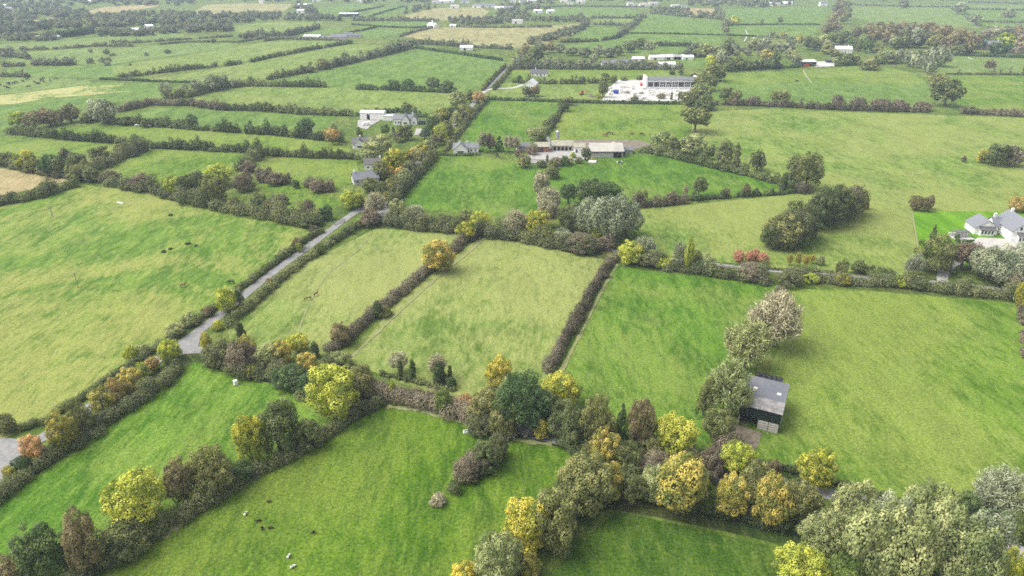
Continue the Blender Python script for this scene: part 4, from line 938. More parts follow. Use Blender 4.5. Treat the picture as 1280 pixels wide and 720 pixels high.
wood('distant_woodland', 'hazy belts of far woodland along the top of the view', [
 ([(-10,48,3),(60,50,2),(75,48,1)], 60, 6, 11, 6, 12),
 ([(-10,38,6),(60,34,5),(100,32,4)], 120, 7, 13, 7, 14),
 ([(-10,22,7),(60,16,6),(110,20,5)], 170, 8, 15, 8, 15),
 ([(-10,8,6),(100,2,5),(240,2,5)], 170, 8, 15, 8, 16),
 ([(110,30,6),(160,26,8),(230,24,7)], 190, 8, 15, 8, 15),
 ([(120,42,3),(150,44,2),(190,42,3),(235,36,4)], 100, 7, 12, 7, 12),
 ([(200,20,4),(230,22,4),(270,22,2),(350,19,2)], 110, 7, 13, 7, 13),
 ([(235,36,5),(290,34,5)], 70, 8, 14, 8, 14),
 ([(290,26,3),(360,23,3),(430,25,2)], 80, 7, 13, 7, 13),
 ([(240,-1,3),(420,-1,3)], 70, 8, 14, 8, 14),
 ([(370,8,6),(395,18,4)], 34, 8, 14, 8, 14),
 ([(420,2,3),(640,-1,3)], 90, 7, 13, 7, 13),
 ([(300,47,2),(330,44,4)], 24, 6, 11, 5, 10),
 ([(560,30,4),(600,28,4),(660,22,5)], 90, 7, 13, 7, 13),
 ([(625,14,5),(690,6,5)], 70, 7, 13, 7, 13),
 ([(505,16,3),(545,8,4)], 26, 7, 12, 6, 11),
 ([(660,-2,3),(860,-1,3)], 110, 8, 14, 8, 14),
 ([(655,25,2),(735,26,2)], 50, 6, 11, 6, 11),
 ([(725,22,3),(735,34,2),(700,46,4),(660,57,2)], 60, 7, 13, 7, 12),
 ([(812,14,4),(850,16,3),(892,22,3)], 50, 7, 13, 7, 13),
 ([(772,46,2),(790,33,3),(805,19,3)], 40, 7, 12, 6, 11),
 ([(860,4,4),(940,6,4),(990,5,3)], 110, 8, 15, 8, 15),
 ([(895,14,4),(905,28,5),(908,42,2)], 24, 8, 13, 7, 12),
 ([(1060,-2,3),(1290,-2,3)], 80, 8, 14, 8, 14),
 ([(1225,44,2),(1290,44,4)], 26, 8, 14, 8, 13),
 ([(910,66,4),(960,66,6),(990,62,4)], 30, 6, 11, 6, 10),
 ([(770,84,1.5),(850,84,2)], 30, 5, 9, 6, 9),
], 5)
# ================================================================== buildings
W_WHITE = plain('white render', (.74,.73,.70), .8, .06, .8, stain=(.60,.58,.53), stain_lo=.55, stain_hi=.8)
W_GREY = plain('grey render', (.42,.41,.39), .85, .12, .6)
W_STONE = plain('old stone', (.36,.33,.28), .9, .25, 2.0, stain=(.22,.20,.17))
W_BLOCK = plain('bare concrete blocks', (.46,.44,.41), .9, .15, .9, stain=(.33,.31,.28), stain_scale=.5)
W_RED = plain('red oxide sheeting', (.27,.115,.08), .7, .2, .7, stain=(.30,.12,.08))
W_BRICK = plain('red brick', (.34,.15,.11), .9, .15, 2.0)
W_DKGREEN = plain('dark green cladding', (.010,.018,.015), .6, .12, .5)
W_DARK = plain('dark cladding', (.05,.055,.06), .6, .15, .5)
R_SLATE = plain('blue grey slate', (.150,.155,.170), .6, .12, 1.6)
R_DARK = plain('dark roof tiles', (.10,.095,.095), .7, .15, 1.6)
R_GREY = plain('grey roof sheets', (.120,.124,.140), .5, .10, .35, stain=(.155,.155,.155), stain_scale=.2)
R_WEATH = plain('weathered roof sheets', (.235,.222,.210), .7, .25, .9, stain=(.13,.125,.12), stain_scale=.5, stain_lo=.42, stain_hi=.62)
R_MOSS = plain('lichen covered roof', (.28,.265,.20), .9, .18, .6, stain=(.19,.18,.15), stain_scale=.4)
R_ASB = plain('pale cement sheets', (.34,.32,.28), .85, .1, .3, stain=(.26,.245,.22), stain_scale=.12)
R_WHITE = plain('white sheet roof', (.52,.52,.52), .6, .06, .3)
M_GLASS = plain('window glass', (.03,.035,.045), .15, .1, .5, spec=.6)
M_FRAME = plain('white frames', (.76,.76,.74), .5, .03, 1)
M_SHADE = plain('painted interior shade', (.012,.011,.010), .95, .2, 1)  # near-black colour painting the shade inside openings and doorways
M_LIGHT = plain('rooflight sheet', (.62,.55,.42), .5, .05, 1)
M_STEEL = plain('galvanised steel', (.42,.43,.44), .45, .1, 2, metal=.4)
M_WOOD = plain('weathered wood', (.25,.21,.16), .9, .2, 3)
M_WRAP = plain('black silage wrap', (.020,.020,.026), .3, .2, 2, spec=.6)
M_PALLID = plain('pale stone blocks', (.62,.59,.53), .9, .15, .8)
M_BLUE = plain('blue paint', (.035,.075,.36), .5, .08, 1)
M_REDP = plain('red paint', (.50,.05,.04), .5, .08, 1)
M_WHITEP = plain('white plastic', (.80,.80,.78), .5, .03, 1)
M_TYRE = plain('tyre rubber', (.02,.02,.02), .9, .1, 1)
M_HEDGEK = FM['dark green']

class Frame:
    """a building standing at ground point p, its front turned rz from facing the camera track"""
    def __init__(self, name, u, v, rz, label, cat, group=None):
        self.root = empty(name, G(u, v), rz)
        tag(self.root, label, cat, group)
    def wall(self, x0, x1, y0, y1, eave, ridge, mat, axis='x', name='wall'):
        mb = MB()
        if axis == 'x': mb.prism([(y0,0),(y1,0),(y1,eave),((y0+y1)/2,ridge),(y0,eave)], x0, x1, 'x')
        else: mb.prism([(x0,0),(x1,0),(x1,eave),((x0+x1)/2,ridge),(x0,eave)], y0, y1, 'y')
        return mb.build(name, mat, self.root)
    def roof(self, x0, x1, y0, y1, eave, ridge, mat, axis='x', ov=.35, th=.18, name='roof'):
        mb = MB()
        a0, a1, b0, b1 = (y0, y1, x0, x1) if axis == 'x' else (x0, x1, y0, y1)
        m = (a0 + a1) / 2; sl = (ridge - eave) / (m - a0); e = eave - sl * ov
        z = .015
        mb.prism([(a0-ov,e+z),(m,ridge+z),(a1+ov,e+z),(a1+ov,e+th+z),(m,ridge+th+z),(a0-ov,e+th+z)], b0-ov, b1+ov, 'x' if axis == 'x' else 'y')
        return mb.build(name, mat, self.root)
    def block(self, x0, x1, y0, y1, eave, ridge, wm, rm, axis='x', ov=.35):
        w = self.wall(x0, x1, y0, y1, eave, ridge, wm, axis)
        return w, self.roof(x0, x1, y0, y1, eave, ridge, rm, axis, ov)
    def part(self, name, mb, mat, parent=None):
        return mb.build(name, mat, parent or self.root)
    def window(self, x, z, w, h, y=0, face='front', panes=True):
        """frame proud of the wall, glass inside it"""
        d = -1 if face in ('front', 'left') else 1
        def bx(mb, a0, a1, z0, z1, p0, p1):
            lo, hi = min(y+d*p0, y+d*p1), max(y+d*p0, y+d*p1)
            if face in ('front', 'back'): mb.box(a0, a1, lo, hi, z0, z1)
            else: mb.box(lo, hi, a0, a1, z0, z1)
        t = min(.12, w*.12)
        f = MB()
        bx(f, x-w/2, x-w/2+t, z, z+h, .004, .07); bx(f, x+w/2-t, x+w/2, z, z+h, .004, .07)
        bx(f, x-w/2+t, x+w/2-t, z, z+t, .004, .07); bx(f, x-w/2+t, x+w/2-t, z+h-t, z+h, .004, .07)
        fo = f.build('window', M_FRAME, self.root)
        g = MB(); bx(g, x-w/2+t, x+w/2-t, z+t, z+h-t, .004, .03)
        g.build('pane', M_GLASS, fo)
        return fo
    def door(self, x, w, h, mat, y=0):
        m = MB(); m.box(x-w/2, x+w/2, y-.06, y-.004, 0.0, h)
        d = m.build('door', mat, self.root)
        k = MB(); k.box(x+w/2-.18, x+w/2-.10, y-.11, y-.06, h*.45, h*.52); k.build('handle', M_STEEL, d)
        return d
    def chimney(self, x, y, z0, z1, s=.9, mat=None):
        m = MB(); m.box(x-s/2, x+s/2, y-s*.35, y+s*.35, z0, z1); m.box(x-s/2-.08, x+s/2+.08, y-s*.35-.08, y+s*.35+.08, z1-.25, z1-.1)
        m.box(x-s*.2, x+s*.2, y-.12, y+.12, z1, z1+.35)
        return m.build('chimney', mat or W_WHITE, self.root)

# ---- open-fronted barn near the lane
pl, pr = G(921.5, 530), G(971.5, 543)
rz = math.atan2(pr.y - pl.y, pr.x - pl.x)
bw_, bd, he, hb = (pr - pl).length, 12.4, 5.8, 6.2
f = Frame('open_barn', 921.5, 530, rz, 'grey roofed open barn with dark green front beside bare trees', 'barn')
mb = MB(); mb.prism([(-.5, he-.02), (bd*.36, he+(hb-he)*.36), (bd*.36, he+(hb-he)*.36+.12), (-.5, he+.10)], -.35, bw_+.35, 'x')
f.part('front_roof', mb, R_WEATH)
mb = MB(); mb.prism([(bd*.36+.004, he+(hb-he)*.36+.03), (bd+.4, hb+.02), (bd+.4, hb+.14), (bd*.36+.004, he+(hb-he)*.36+.15)], -.35, bw_+.35, 'x')
r = f.part('roof', mb, R_GREY)
mb = MB()
for k in range(1, 9): mb.box(-.35 + (bw_+.7)*k/9 - .03, -.35 + (bw_+.7)*k/9 + .03, -.5, bd*.36, 0, .06)
mb = MB()
for k in range(17):
    x = -.3 + (bw_+.6)*k/16.0; z0 = he - .4*(hb-he)/bd
    mb.prism([(bd*.37, he+(hb-he)*.37+.152), (bd+.4, hb+.145), (bd+.4, hb+.165), (bd*.37, he+(hb-he)*.37+.172)], x-.03, x+.03, 'x')
f.part('roof_ribs', mb, R_GREY)
for (x, y) in ((bw_*.24, bd*.62), (bw_*.84, bd*.60)):
    m2 = MB(); z = he + (hb-he)*y/bd + .15
    m2.prism([(y-.45, z-.02), (y+.45, z+.02), (y+.45, z+.05), (y-.45, z+.01)], x-.45, x+.45, 'x'); f.part('rooflight', m2, M_LIGHT, r)
mb = MB(); mb.box(-.05, bw_+.05, -.12, 0, he-3.0, he-.08); f.part('cladding', mb, W_DKGREEN)
mb = MB(); mb.box(bw_, bw_+.12, .0, bd, 2.8, he-.05); f.part('side_cladding', mb, W_DKGREEN)
mb = MB(); mb.box(0, bw_-.02, bd-.2, bd, 0, hb-.1); f.part('back_wall', mb, W_BLOCK)
mb = MB(); mb.box(0, .2, 0, bd-.21, 0, he-.1); f.part('side_wall', mb, W_BLOCK)
mb = MB(); mb.box(bw_-.2, bw_-.02, .25, bd-.21, 0, 2.78); f.part('side_wall', mb, W_BLOCK)
mb = MB(); mb.box(.21, bw_-.21, .3, bd-.21, .01, .06); f.part('floor', mb, M_MUD)
for (a, b) in ((.50, .74), (.755, .985)):
    g = MB(); g.box(bw_*a, bw_*b, -.05, .04, .12, 2.75)
    d = f.part('gate_panel', g, W_BLOCK)
    k = MB()
    for z in (.35, .95, 1.55, 2.15): k.box(bw_*a+.05, bw_*b-.05, -.11, -.052, z, z+.09)
    f.part('rail', k, M_WOOD, d)
for x in (.02, bw_*.49, bw_-.14):
    p = MB(); p.box(x, x+.14, .05, .19, 0, he-3.01); f.part('post', p, M_STEEL)
for (y, z) in ((2.0, 0), (5.2, 0), (8.6, 0)):
    g = MB(); g.box(bw_+.14, bw_+.22, y, y+2.3, .1, 1.9); f.part('leaning_sheet', g, W_BLOCK)
# black bales behind the barn
bale = MB()
n = 18; prof = [(0, 0), (.56, 0), (.62, .08), (.62, 1.10), (.56, 1.18), (0, 1.18)]
for k in range(n):
    a0, a1 = 2*math.pi*k/n, 2*math.pi*(k+1)/n
    for (r0, z0), (r1, z1) in zip(prof[:-1], prof[1:]):
        if r0 == 0: bale.poly([(0,0,z0), (r1*math.cos(a0), r1*math.sin(a0), z1), (r1*math.cos(a1), r1*math.sin(a1), z1)])
        elif r1 == 0: bale.poly([(r0*math.cos(a0), r0*math.sin(a0), z0), (r0*math.cos(a1), r0*math.sin(a1), z0), (0,0,z1)])
        else: bale.poly([(r0*math.cos(a0), r0*math.sin(a0), z0), (r0*math.cos(a1), r0*math.sin(a1), z0), (r1*math.cos(a1), r1*math.sin(a1), z1), (r1*math.cos(a0), r1*math.sin(a0), z1)])
bme = bale.mesh('silage_bale', M_WRAP)
M0 = Vector((math.cos(rz), math.sin(rz), 0)); M1 = Vector((-math.sin(rz), math.cos(rz), 0))
for j in range(4):
    for i in range(6):
        if j == 3 and i > 3: continue
        o = link(bpy.data.objects.new('silage_bale', bme))
        o.location = pl + M0 * (bw_*.10 + i*1.32 + (j % 2)*.3) + M1 * (bd + 5.6 + j*1.32) + Vector((0, 0, 0.0))
        o.rotation_euler = (0, 0, random.uniform(0, 6)); tag(o, 'shiny black wrapped bale in the stack behind the open barn', 'bale', 'black wrapped silage bales')
for j in range(3):
    for i in range(5):
        o = link(bpy.data.objects.new('silage_bale', bme))
        o.location = pl + M0 * (bw_*.10 + .8 + i*1.32) + M1 * (bd + 6.3 + j*1.32) + Vector((0, 0, 1.19))
        o.rotation_euler = (0, 0, random.uniform(0, 6)); tag(o, 'shiny black wrapped bale in the stack behind the open barn', 'bale', 'black wrapped silage bales')

# ---- large white house at the right
f = Frame('white_house', 1217, 293, math.radians(-7), 'large white house with blue grey slate roofs and twin gables', 'house')
f.block(0, 8.4, 0, 8, 3.0, 6.0, W_WHITE, R_SLATE, 'y', .45)
f.block(7.9, 11.2, 2.0, 8.8, 3.1, 5.8, W_WHITE, R_SLATE, 'x', .3)
f.block(10.4, 19.6, -6.2, 8, 4.4, 8.3, W_WHITE, R_SLATE, 'y', .5)
f.block(19.2, 26.0, -1.5, 6.0, 3.1, 6.0, W_WHITE, R_SLATE, 'x', .4)
for (x0, x1, y0, h) in ((1.6, 6.8, 0, 2.5), (12.4, 17.6, -6.2, 2.8)):
    m = MB(); m.box(x0, x1, y0-1.3, y0-.003, 0, h); f.part('bay', m, W_WHITE)
    m = MB(); m.prism([(y0-1.75, h-.1), (y0-.004, h+.9), (y0-.004, h+1.05), (y0-1.75, h+.05)], x0-.4, x1+.4, 'x'); f.part('bay_roof', m, R_DARK)
    for k in range(4): f.window(x0 + .75 + k*(x1-x0-1.5)/3, .6, 1.05, 1.7, y0-1.3)
for k in range(3): f.window(13.2 + k*1.8, 4.5, 1.05, 1.5, -6.2)
f.door(9.4, 1.2, 2.2, W_DARK, 2.0)
f.chimney(8.8, 5.4, 5.2, 7.4); f.chimney(15.0, 6.0, 7.7, 9.5)
# clipped garden enclosure left of the house
f = Frame('garden_terrace', 1196, 301, math.radians(4), 'pale walled terrace left of the white house', 'terrace')
m = MB(); m.box(0, 8, 0, 5.2, 0, .15); f.part('paving', m, M_CONC)
m = MB(); m.box(0, 8, 5.3, 5.55, 0, 1.4); f.part('wall', m, W_WHITE)
m = MB(); m.box(1.0, 7.0, 2.6, 5.0, 2.3, 2.45); f.part('pergola_roof', m, R_DARK)
for (x, y) in ((1.1, 2.7), (6.8, 2.7), (1.1, 4.8), (6.8, 4.8)):
    m = MB(); m.box(x, x+.12, y, y+.12, .15, 2.3); f.part('post', m, M_WOOD)
hedge([(1197,304),(1208,304.5),(1217,305)], 1.4, 1.7, 'dark green', 'clipped hedge in front of the garden terrace', .05, 0, group='garden hedges')
hedge([(1197,304),(1196,300),(1196,297)], 1.2, 1.7, 'dark green', 'clipped hedge at the left of the garden terrace', .05, 0, group='garden hedges')
hedge([(1188,340),(1198,346),(1212,353)], 1.4, 1.4, 'green', 'clipped hedge curving beside the gravel driveway', .06, 0, group='garden hedges')

# ---- generic cottages
def cottage(name, u, v, rz, w, d, eave, ridge, wm, rm, label, wins=(), door=None, chim=(), wing=None, axis='x', cat='house', group=None):
    f = Frame(name, u, v, math.radians(rz), label, cat, group)
    f.block(0, w, 0, d, eave, ridge, wm, rm, axis)
    for x in wins: f.window(w*x, .9, 1.2, 1.25)
    if door is not None: f.door(w*door, 1.1, 2.1, W_DARK)
    for x in chim: f.chimney(w*x if axis == 'x' else w/2, d/2 if axis == 'x' else d*x, ridge-.6, ridge+1.1)
    if wing:
        x0, x1, y0, y1, e, r, ax = wing
        f.block(x0, x1, y0, y1, e, r, wm, rm, ax)
        f.window((x0+x1)/2, .8, (x1-x0)*.45, 1.4, y0)
    return f
f = cottage('white_bungalow', 567, 191.5, 3, 14.0, 6.8, 3.0, 4.9, W_WHITE, R_SLATE, 'white bungalow with grey roof facing the bright green field', (.72, .88), .58, (.55,), (0, 8.0, -3.6, 3.4, 3.0, 6.3, 'y'))
f = cottage('grey_roofed_bungalow', 441, 186, 10, 15, 8, 3.1, 5.6, W_WHITE, R_DARK, 'white bungalow with dark hipped roof behind pale trees', (.2, .35, .6), .48, (.3,), (1.0, 7.0, -2.2, 4.5, 2.8, 5.8, 'y'))
f = cottage('white_villa', 492, 156, 3, 14, 7.5, 3.6, 5.8, W_WHITE, R_SLATE, 'white house with several grey gables beside a hedged lawn', (.1, .25), .35, (.9,), (5.5, 10.5, -2.4, 4.5, 3.4, 7.0, 'y'))
f.block(11.5, 15.5, -1, 7, 3.0, 6.3, W_WHITE, R_SLATE, 'y'); f.window(13.5, .9, 1.6, 1.3, -1)
m = MB(); m.box(16.5, 23, 0, 5.5, 0, 2.3); f.part('garage', m, W_DARK)
cottage('grey_cottage', 443, 232, 22, 12, 7, 2.7, 5.4, W_GREY, R_SLATE, 'grey cottage with slate roof under yellow trees', (.15, .4, .8), .6, (.1,))
cottage('white_cottage', 456, 213, 8, 9, 6, 3.2, 5.4, W_WHITE, R_DARK, 'small white cottage with dark door above the grey cottage', (.2, .82), .5, (.9,))
f = cottage('white_shed', 450.5, 149.5, -4, 16, 9, 4.6, 5.4, W_WHITE, R_WHITE, 'white flat roofed shed in a pale yard', (), None, ())
m = MB(); m.box(4.6, 6.6, -.06, -.004, 0, 3.6); f.part('door', m, M_SHADE)  # solid panel, doorway shade painted in its colour
m = MB(); m.box(16.1, 23, -2, 4, 0, 3.0); f.part('annexe', m, W_WHITE)
m = MB(); m.box(16.05, 23.05, -2.3, 4.2, 3.0, 3.2); f.part('annexe_roof', m, R_WHITE)
f = cottage('gabled_cottage', 655, 111, -12, 9, 16, 3.0, 6.4, W_WHITE, R_WHITE, 'white gabled cottage beside the russet tree', (.3, .7), .5, (), axis='y')
f = cottage('slate_bungalow', 663, 95.5, -2, 16, 8, 2.8, 5.6, W_WHITE, R_DARK, 'white bungalow with dark roof behind the gabled cottage', (.15, .4, .8), .6, (.3,))
f = cottage('far_white_house', 1044, 66.5, -8, 18, 9, 4.5, 7.5, W_WHITE, R_WHITE, 'cream house among dark trees behind the two tone field', (.15, .4, .8), .6, (.8,))
f = cottage('white_mansion', 1025, 7.8, 0, 16, 9, 7.5, 10.5, W_WHITE, R_SLATE, 'tall white mansion at the top of the russet avenue', (.15, .38, .62, .85), .5, (.15, .85))
for k in range(4): f.window(16*(.15+.233*k), 4.8, 1.6, 1.9)
f = cottage('brick_house', 1230, 61.5, 0, 20, 10, 6.0, 9.0, W_BRICK, R_SLATE, 'red brick house among dark round trees', (.1, .3, .7, .9), .5, (.1, .9))
for k in range(5): f.window(20*(.1+.2*k), 3.8, 1.3, 1.7)

# ---- farm
f = Frame('cattle_shed', 738.5, 197, math.radians(0), 'large shed with pale cement roof at the farm', 'shed')
f.block(0, 17.6, 0, 17, 3.6, 6.0, W_BLOCK, R_ASB, 'x', .7)
m = MB(); m.box(.3, 11.5, -.1, -.004, 0, 2.2); f.part('front_wall', m, W_GREY)
m = MB(); m.box(12.4, 17.0, -.1, -.004, .1, 2.9); f.part('opening_shade', m, M_SHADE)  # solid dark panel on the wall, painted as interior shade
m = MB(); m.box(-.05, 17.65, -.78, -.7, 2.9, 3.15); f.part('gutter', m, W_DARK)
for (x, y) in ((9.5, 3.2), (13, 10)):
    m = MB(); z = 3.6 + 2.4*min(y, 17-y)/8.5 + .25; m.box(x, x+1.1, y, y+1.4, z-.05, z+.12); f.part('rooflight', m, M_LIGHT)
f = Frame('lean_to_shed', 776, 192.5, math.radians(-6), 'low stone lean-to right of the pale roofed shed', 'shed')
f.block(0, 6.5, 0, 6.5, 2.3, 3.1, W_STONE, R_GREY)
m = MB(); m.box(1, 2.3, -.05, -.004, 0, 1.9); f.part('opening_shade', m, M_SHADE)
f = Frame('red_shed', 667, 190.5, math.radians(2), 'shed with lichen roof and red oxide front wall', 'shed')
f.block(0, 9, 0, 7.5, 3.2, 4.8, W_RED, R_MOSS)
m = MB(); m.box(3.6, 5.4, -.05, -.004, 0, 2.4); f.part('door', m, W_DARK)
f = Frame('stable_range', 690, 188.5, math.radians(0), 'long stone stable range with lichen roof and dark openings', 'stable')
f.block(0, 12, 0, 8, 3.0, 4.9, W_STONE, R_MOSS)
for k in range(5):
    m = MB(); m.box(.9+k*2.2, 2.3+k*2.2, -.05, -.004, 0, 2.2); f.part('opening_shade', m, M_SHADE)
f = Frame('whitewashed_outbuilding', 717.5, 191, math.radians(-2), 'whitewashed outbuilding with grey roof right of the stables', 'outbuilding')
f.block(0, 6, 0, 7, 3.2, 4.7, W_WHITE, R_MOSS); f.door(1.4, 1.0, 2.0, W_DARK); f.window(4.0, 1, 1, 1)
f = Frame('grey_outbuilding', 646, 189, math.radians(4), 'low grey outbuilding left of the red shed', 'outbuilding')
f.block(0, 7.5, 0, 6, 2.6, 4.0, W_GREY, R_GREY); f.door(2, 1.0, 2.0, W_DARK)
f = Frame('farm_silo', 697, 176, 0, 'pale slim feed silo behind the stable range', 'silo')
m = MB(); m.tube([(0,0,1.4),(0,0,1.6),(0,0,5.6),(0,0,6.4)], [.35, 1.15, 1.15, .2], 14); f.part('tank', m, M_STEEL)
for a in range(4):
    m = MB(); m.tube([(math.cos(a*1.57)*.9, math.sin(a*1.57)*.9, 0), (math.cos(a*1.57)*.9, math.sin(a*1.57)*.9, 1.7)], [.07,.07], 6); f.part('leg', m, M_STEEL)
f = Frame('grain_elevator', 686, 186, 0, 'tilted grey conveyor beside the red shed', 'conveyor')
m = MB(); m.tube([(1.8, 0, 1.0), (-1.0, 2.0, 6.3)], [.8, .8], 4); f.part('chute', m, M_STEEL)
m = MB(); m.tube([(.4,1,0),(.4,1,3.2)], [.12,.12], 6); f.part('support', m, M_STEEL)
f = Frame('roadside_wall', 656, 202.5, 0, 'pale block yard wall in front of the farm', 'wall')
m = MB(); m.box(0, 30, 0, .3, 0, 1.4); f.part('masonry', m, W_WHITE)
m = MB(); m.box(-.05, 30.05, -.06, .36, 1.4, 1.52); f.part('coping', m, W_STONE)
f = Frame('stone_trough', 735, 203.8, math.radians(-15), 'pale sloping concrete ramp in front of the shed', 'ramp')
m = MB(); m.prism([(0,0),(3.2,0),(3.2,1.0),(0,.25)], 0, 4.2, 'x'); f.part('slab', m, M_CONC)
m = MB(); m.box(0, 4.2, -.25, -.004, 0, .5); f.part('kerb', m, W_STONE)

# ---- works yard
f = Frame('works_building', 808.5, 111, math.radians(-1), 'long grey roofed works building with dark glazed bays', 'building')
m = MB(); m.box(0, 41, .3, 14, 0, 7.0); f.part('wall', m, W_GREY)
m = MB(); m.prism([(-.6, 7.02), (7, 8.6), (14.3, 7.02), (14.3, 7.25), (7, 8.85), (-.6, 7.25)], -.2, 41.2, 'x'); f.part('roof', m, R_GREY)
m = MB(); m.box(0, 41, 0, .28, 5.6, 7.0); f.part('fascia', m, W_WHITE)
m = MB(); m.box(0, 41, 0, .28, 0, 1.6); f.part('plinth', m, W_WHITE)
m = MB(); m.box(-1.6, -.02, -.3, 14.2, 0, 9.4); f.part('end_pier', m, W_WHITE)
m = MB(); m.box(41.22, 42.4, -.3, 14.2, 0, 9.0); f.part('end_pier', m, W_WHITE)
for k in range(8):
    m = MB(); m.box(.55 + k*5.1, 5.0 + k*5.1, .12, .27, 1.62, 5.58); p = f.part('glazing', m, M_GLASS)
    if k in (2, 3, 4, 6):
        m = MB()
        for x in (1.5, 3.0): m.box(.55+k*5.1+x-.1, .55+k*5.1+x+.1, .03, .115, 1.62, 5.58)
        m.box(.55+k*5.1, 5.0+k*5.1, .03, .114, 3.3, 3.5); f.part('mullion', m, M_FRAME, p)
    m = MB(); m.box(.05 + k*5.1, .54 + k*5.1, 0, .29, 1.61, 5.59); f.part('pillar', m, W_WHITE)
def box_skip(u, v, rz, w, d, h, mat, label, name='container'):
    f = Frame(name, u, v, math.radians(rz), label, 'container')
    m = MB(); m.prism([(0,.15),(d,.15),(d+.3,h),(-.3,h)], 0, w, 'x'); f.part('body', m, mat)
    m = MB(); m.box(-.08, w+.08, -.36, -.26, h-.2, h+.02); m.box(-.08, w+.08, d+.26, d+.36, h-.2, h+.02); f.part('rim', m, M_STEEL)
    for x in (.2, w-.5):
        m = MB(); m.box(x, x+.3, 0, d, 0, .148); f.part('skid', m, M_STEEL)
    return f
box_skip(767.5, 117.6, 5, 3.8, 2.6, 3.2, M_BLUE, 'blue steel skip in the pale works yard')
box_skip(800.5, 108, 0, 2.4, 2.2, 2.8, M_REDP, 'red steel skip by the works building')
pal = MB(); pal.box(-.9, .9, -.6, .6, .14, 1.3)
for x in (-.7, 0, .7): pal.box(x-.1, x+.1, -.6, .6, 0, .138)
for z in (.45, .8): pal.box(-.93, .93, -.63, .63, z, z+.05)
pme = pal.mesh('stone_pallet', M_PALLID)
rp = random.Random(4)
for k in range(46):
    u, v = rp.uniform(758, 872), rp.uniform(108, 125)
    if 808 < u and v < 113: v += 8
    o = link(bpy.data.objects.new('stone_pallet', pme)); o.location = G(u, v, .165); o.rotation_euler = (0, 0, rp.uniform(-.3, .3)); s = rp.uniform(.9, 1.7); o.scale = (s*1.3, s, s)
    tag(o, 'pale pallet of stone blocks in the works yard', 'pallet', 'pallets in the works yard')
def digger(u, v, rz, mat, label):
    f = Frame('digger', u, v, math.radians(rz), label, 'digger')
    for y in (-1.0, .6):
        m = MB(); m.prism([(-.1+.0, .0), (0,.0)] if False else [(y,0),(y+.45,0),(y+.45,.8),(y,.8)], -1.7, 1.7, 'x'); f.part('track', m, M_TYRE)
    m = MB(); m.box(-1.6, 1.2, -1.1, 1.1, .82, 2.0); f.part('body', m, mat)
    m = MB(); m.box(-.2, 1.1, -1.0, .1, 2.0, 3.1); f.part('cab', m, M_GLASS)
    m = MB(); m.tube([(1.0,.4,1.6),(2.8,.5,3.8),(4.6,.5,2.6),(4.4,.5,.9)], [.3,.3,.22,.15], 4); f.part('boom', m, mat)
    m = MB(); m.prism([(0,0.3),(1,.3),(.9,1.0),(.1,1.0)], 3.9, 4.9, 'x'); f.part('bucket', m, M_STEEL)
digger(727, 118.5, 20, plain('orange paint', (.45,.13,.04), .5), 'orange digger on rough ground left of the yard')
digger(852, 119.5, 200, M_STEEL, 'grey digger among stone pallets in the yard')
for (u, v, lab) in ((738, 121, 'brown earth heap beside the orange digger'), (745.5, 121.5, 'grey rubble heap near the yard edge'), (802, 117.5, 'dark rubble heap in the yard centre'), (784, 117, 'grey rubble heap right of the blue skip')):
    f = Frame('rubble_heap', u, v, 0, lab, 'heap')
    rng2 = random.Random(int(u)); m = MB(); ring = []
    n = 14
    for k in range(n):
        a = 2*math.pi*k/n; ring.append((math.cos(a), math.sin(a)))
    lv = [(2.6, 0), (2.0, .8), (1.1, 1.5), (.3, 1.8)]
    rr = [[(x*r*rng2.uniform(.8,1.2), y*r*.8*rng2.uniform(.8,1.2), z*rng2.uniform(.8,1.15) if z else 0) for x, y in ring] for r, z in lv]
    for a, b in zip(rr[:-1], rr[1:]):
        for k in range(n): m.poly([a[k], a[(k+1)%n], b[(k+1)%n], b[k]])
    m.poly(rr[-1]); f.part('spoil', m, M_MUD)
    m = MB(); m.box(-.5, .4, -2.2, -1.5, .0, .5); m.box(.9, 1.5, -2.3, -1.7, 0, .45); f.part('boulder', m, W_STONE)

# ---- dark shed and other far buildings
f = Frame('dark_shed', 1000.5, 83, math.radians(3), 'dark shed with pale roof and red door above the two tone field', 'shed')
f.block(0, 16, 0, 14, 4.4, 5.6, W_DARK, R_WHITE, 'x', .4)
m = MB(); m.box(3.5, 9.5, -.08, -.004, 0, 2.6); f.part('door', m, M_REDP)
f = Frame('low_dark_shed', 1034, 78.5, 0, 'low dark shed at the back of the pale yard', 'shed')
f.block(0, 9, 0, 6, 2.6, 3.4, W_DARK, R_DARK)
def shed(u, v, rz, w, d, e, r, wm, rm, label, cat='shed', group=None):
    f = Frame('farm_shed' if cat == 'shed' else 'house', u, v, math.radians(rz), label, cat, group)
    f.block(0, w, 0, d, e, r, wm, rm)
    m = MB(); m.box(w*.3, w*.45, -.08, -.004, 0, e*.7); f.part('door', m, M_SHADE)  # dark panel painted as the shade in an open doorway
    return f
shed(379, 49.5, -4, 22, 16, 4, 5.5, W_WHITE, R_WHITE, 'white farm shed left of the long grey sheds')
shed(401, 49.6, 4, 34, 8, 3, 4.4, W_GREY, R_GREY, 'long grey shed right of the white farm shed')
shed(414, 47.4, 4, 40, 8, 3, 4.4, W_GREY, R_GREY, 'long grey shed behind the other long shed')
shed(424, 21, 1, 34, 16, 5, 6.6, W_DARK, R_WHITE, 'dark shed with bright white roof near the top')
shed(430, 44.6, 0, 12, 7, 3, 4, W_GREY, R_GREY, 'small grey shed at the end of the long sheds')
shed(371, 9.8, 3, 30, 18, 6, 8, W_WHITE, R_WHITE, 'big pale shed right of the top stubble field')
shed(371, 16.5, 0, 14, 12, 5, 7, W_WHITE, R_WHITE, 'pale shed below the big pale shed')
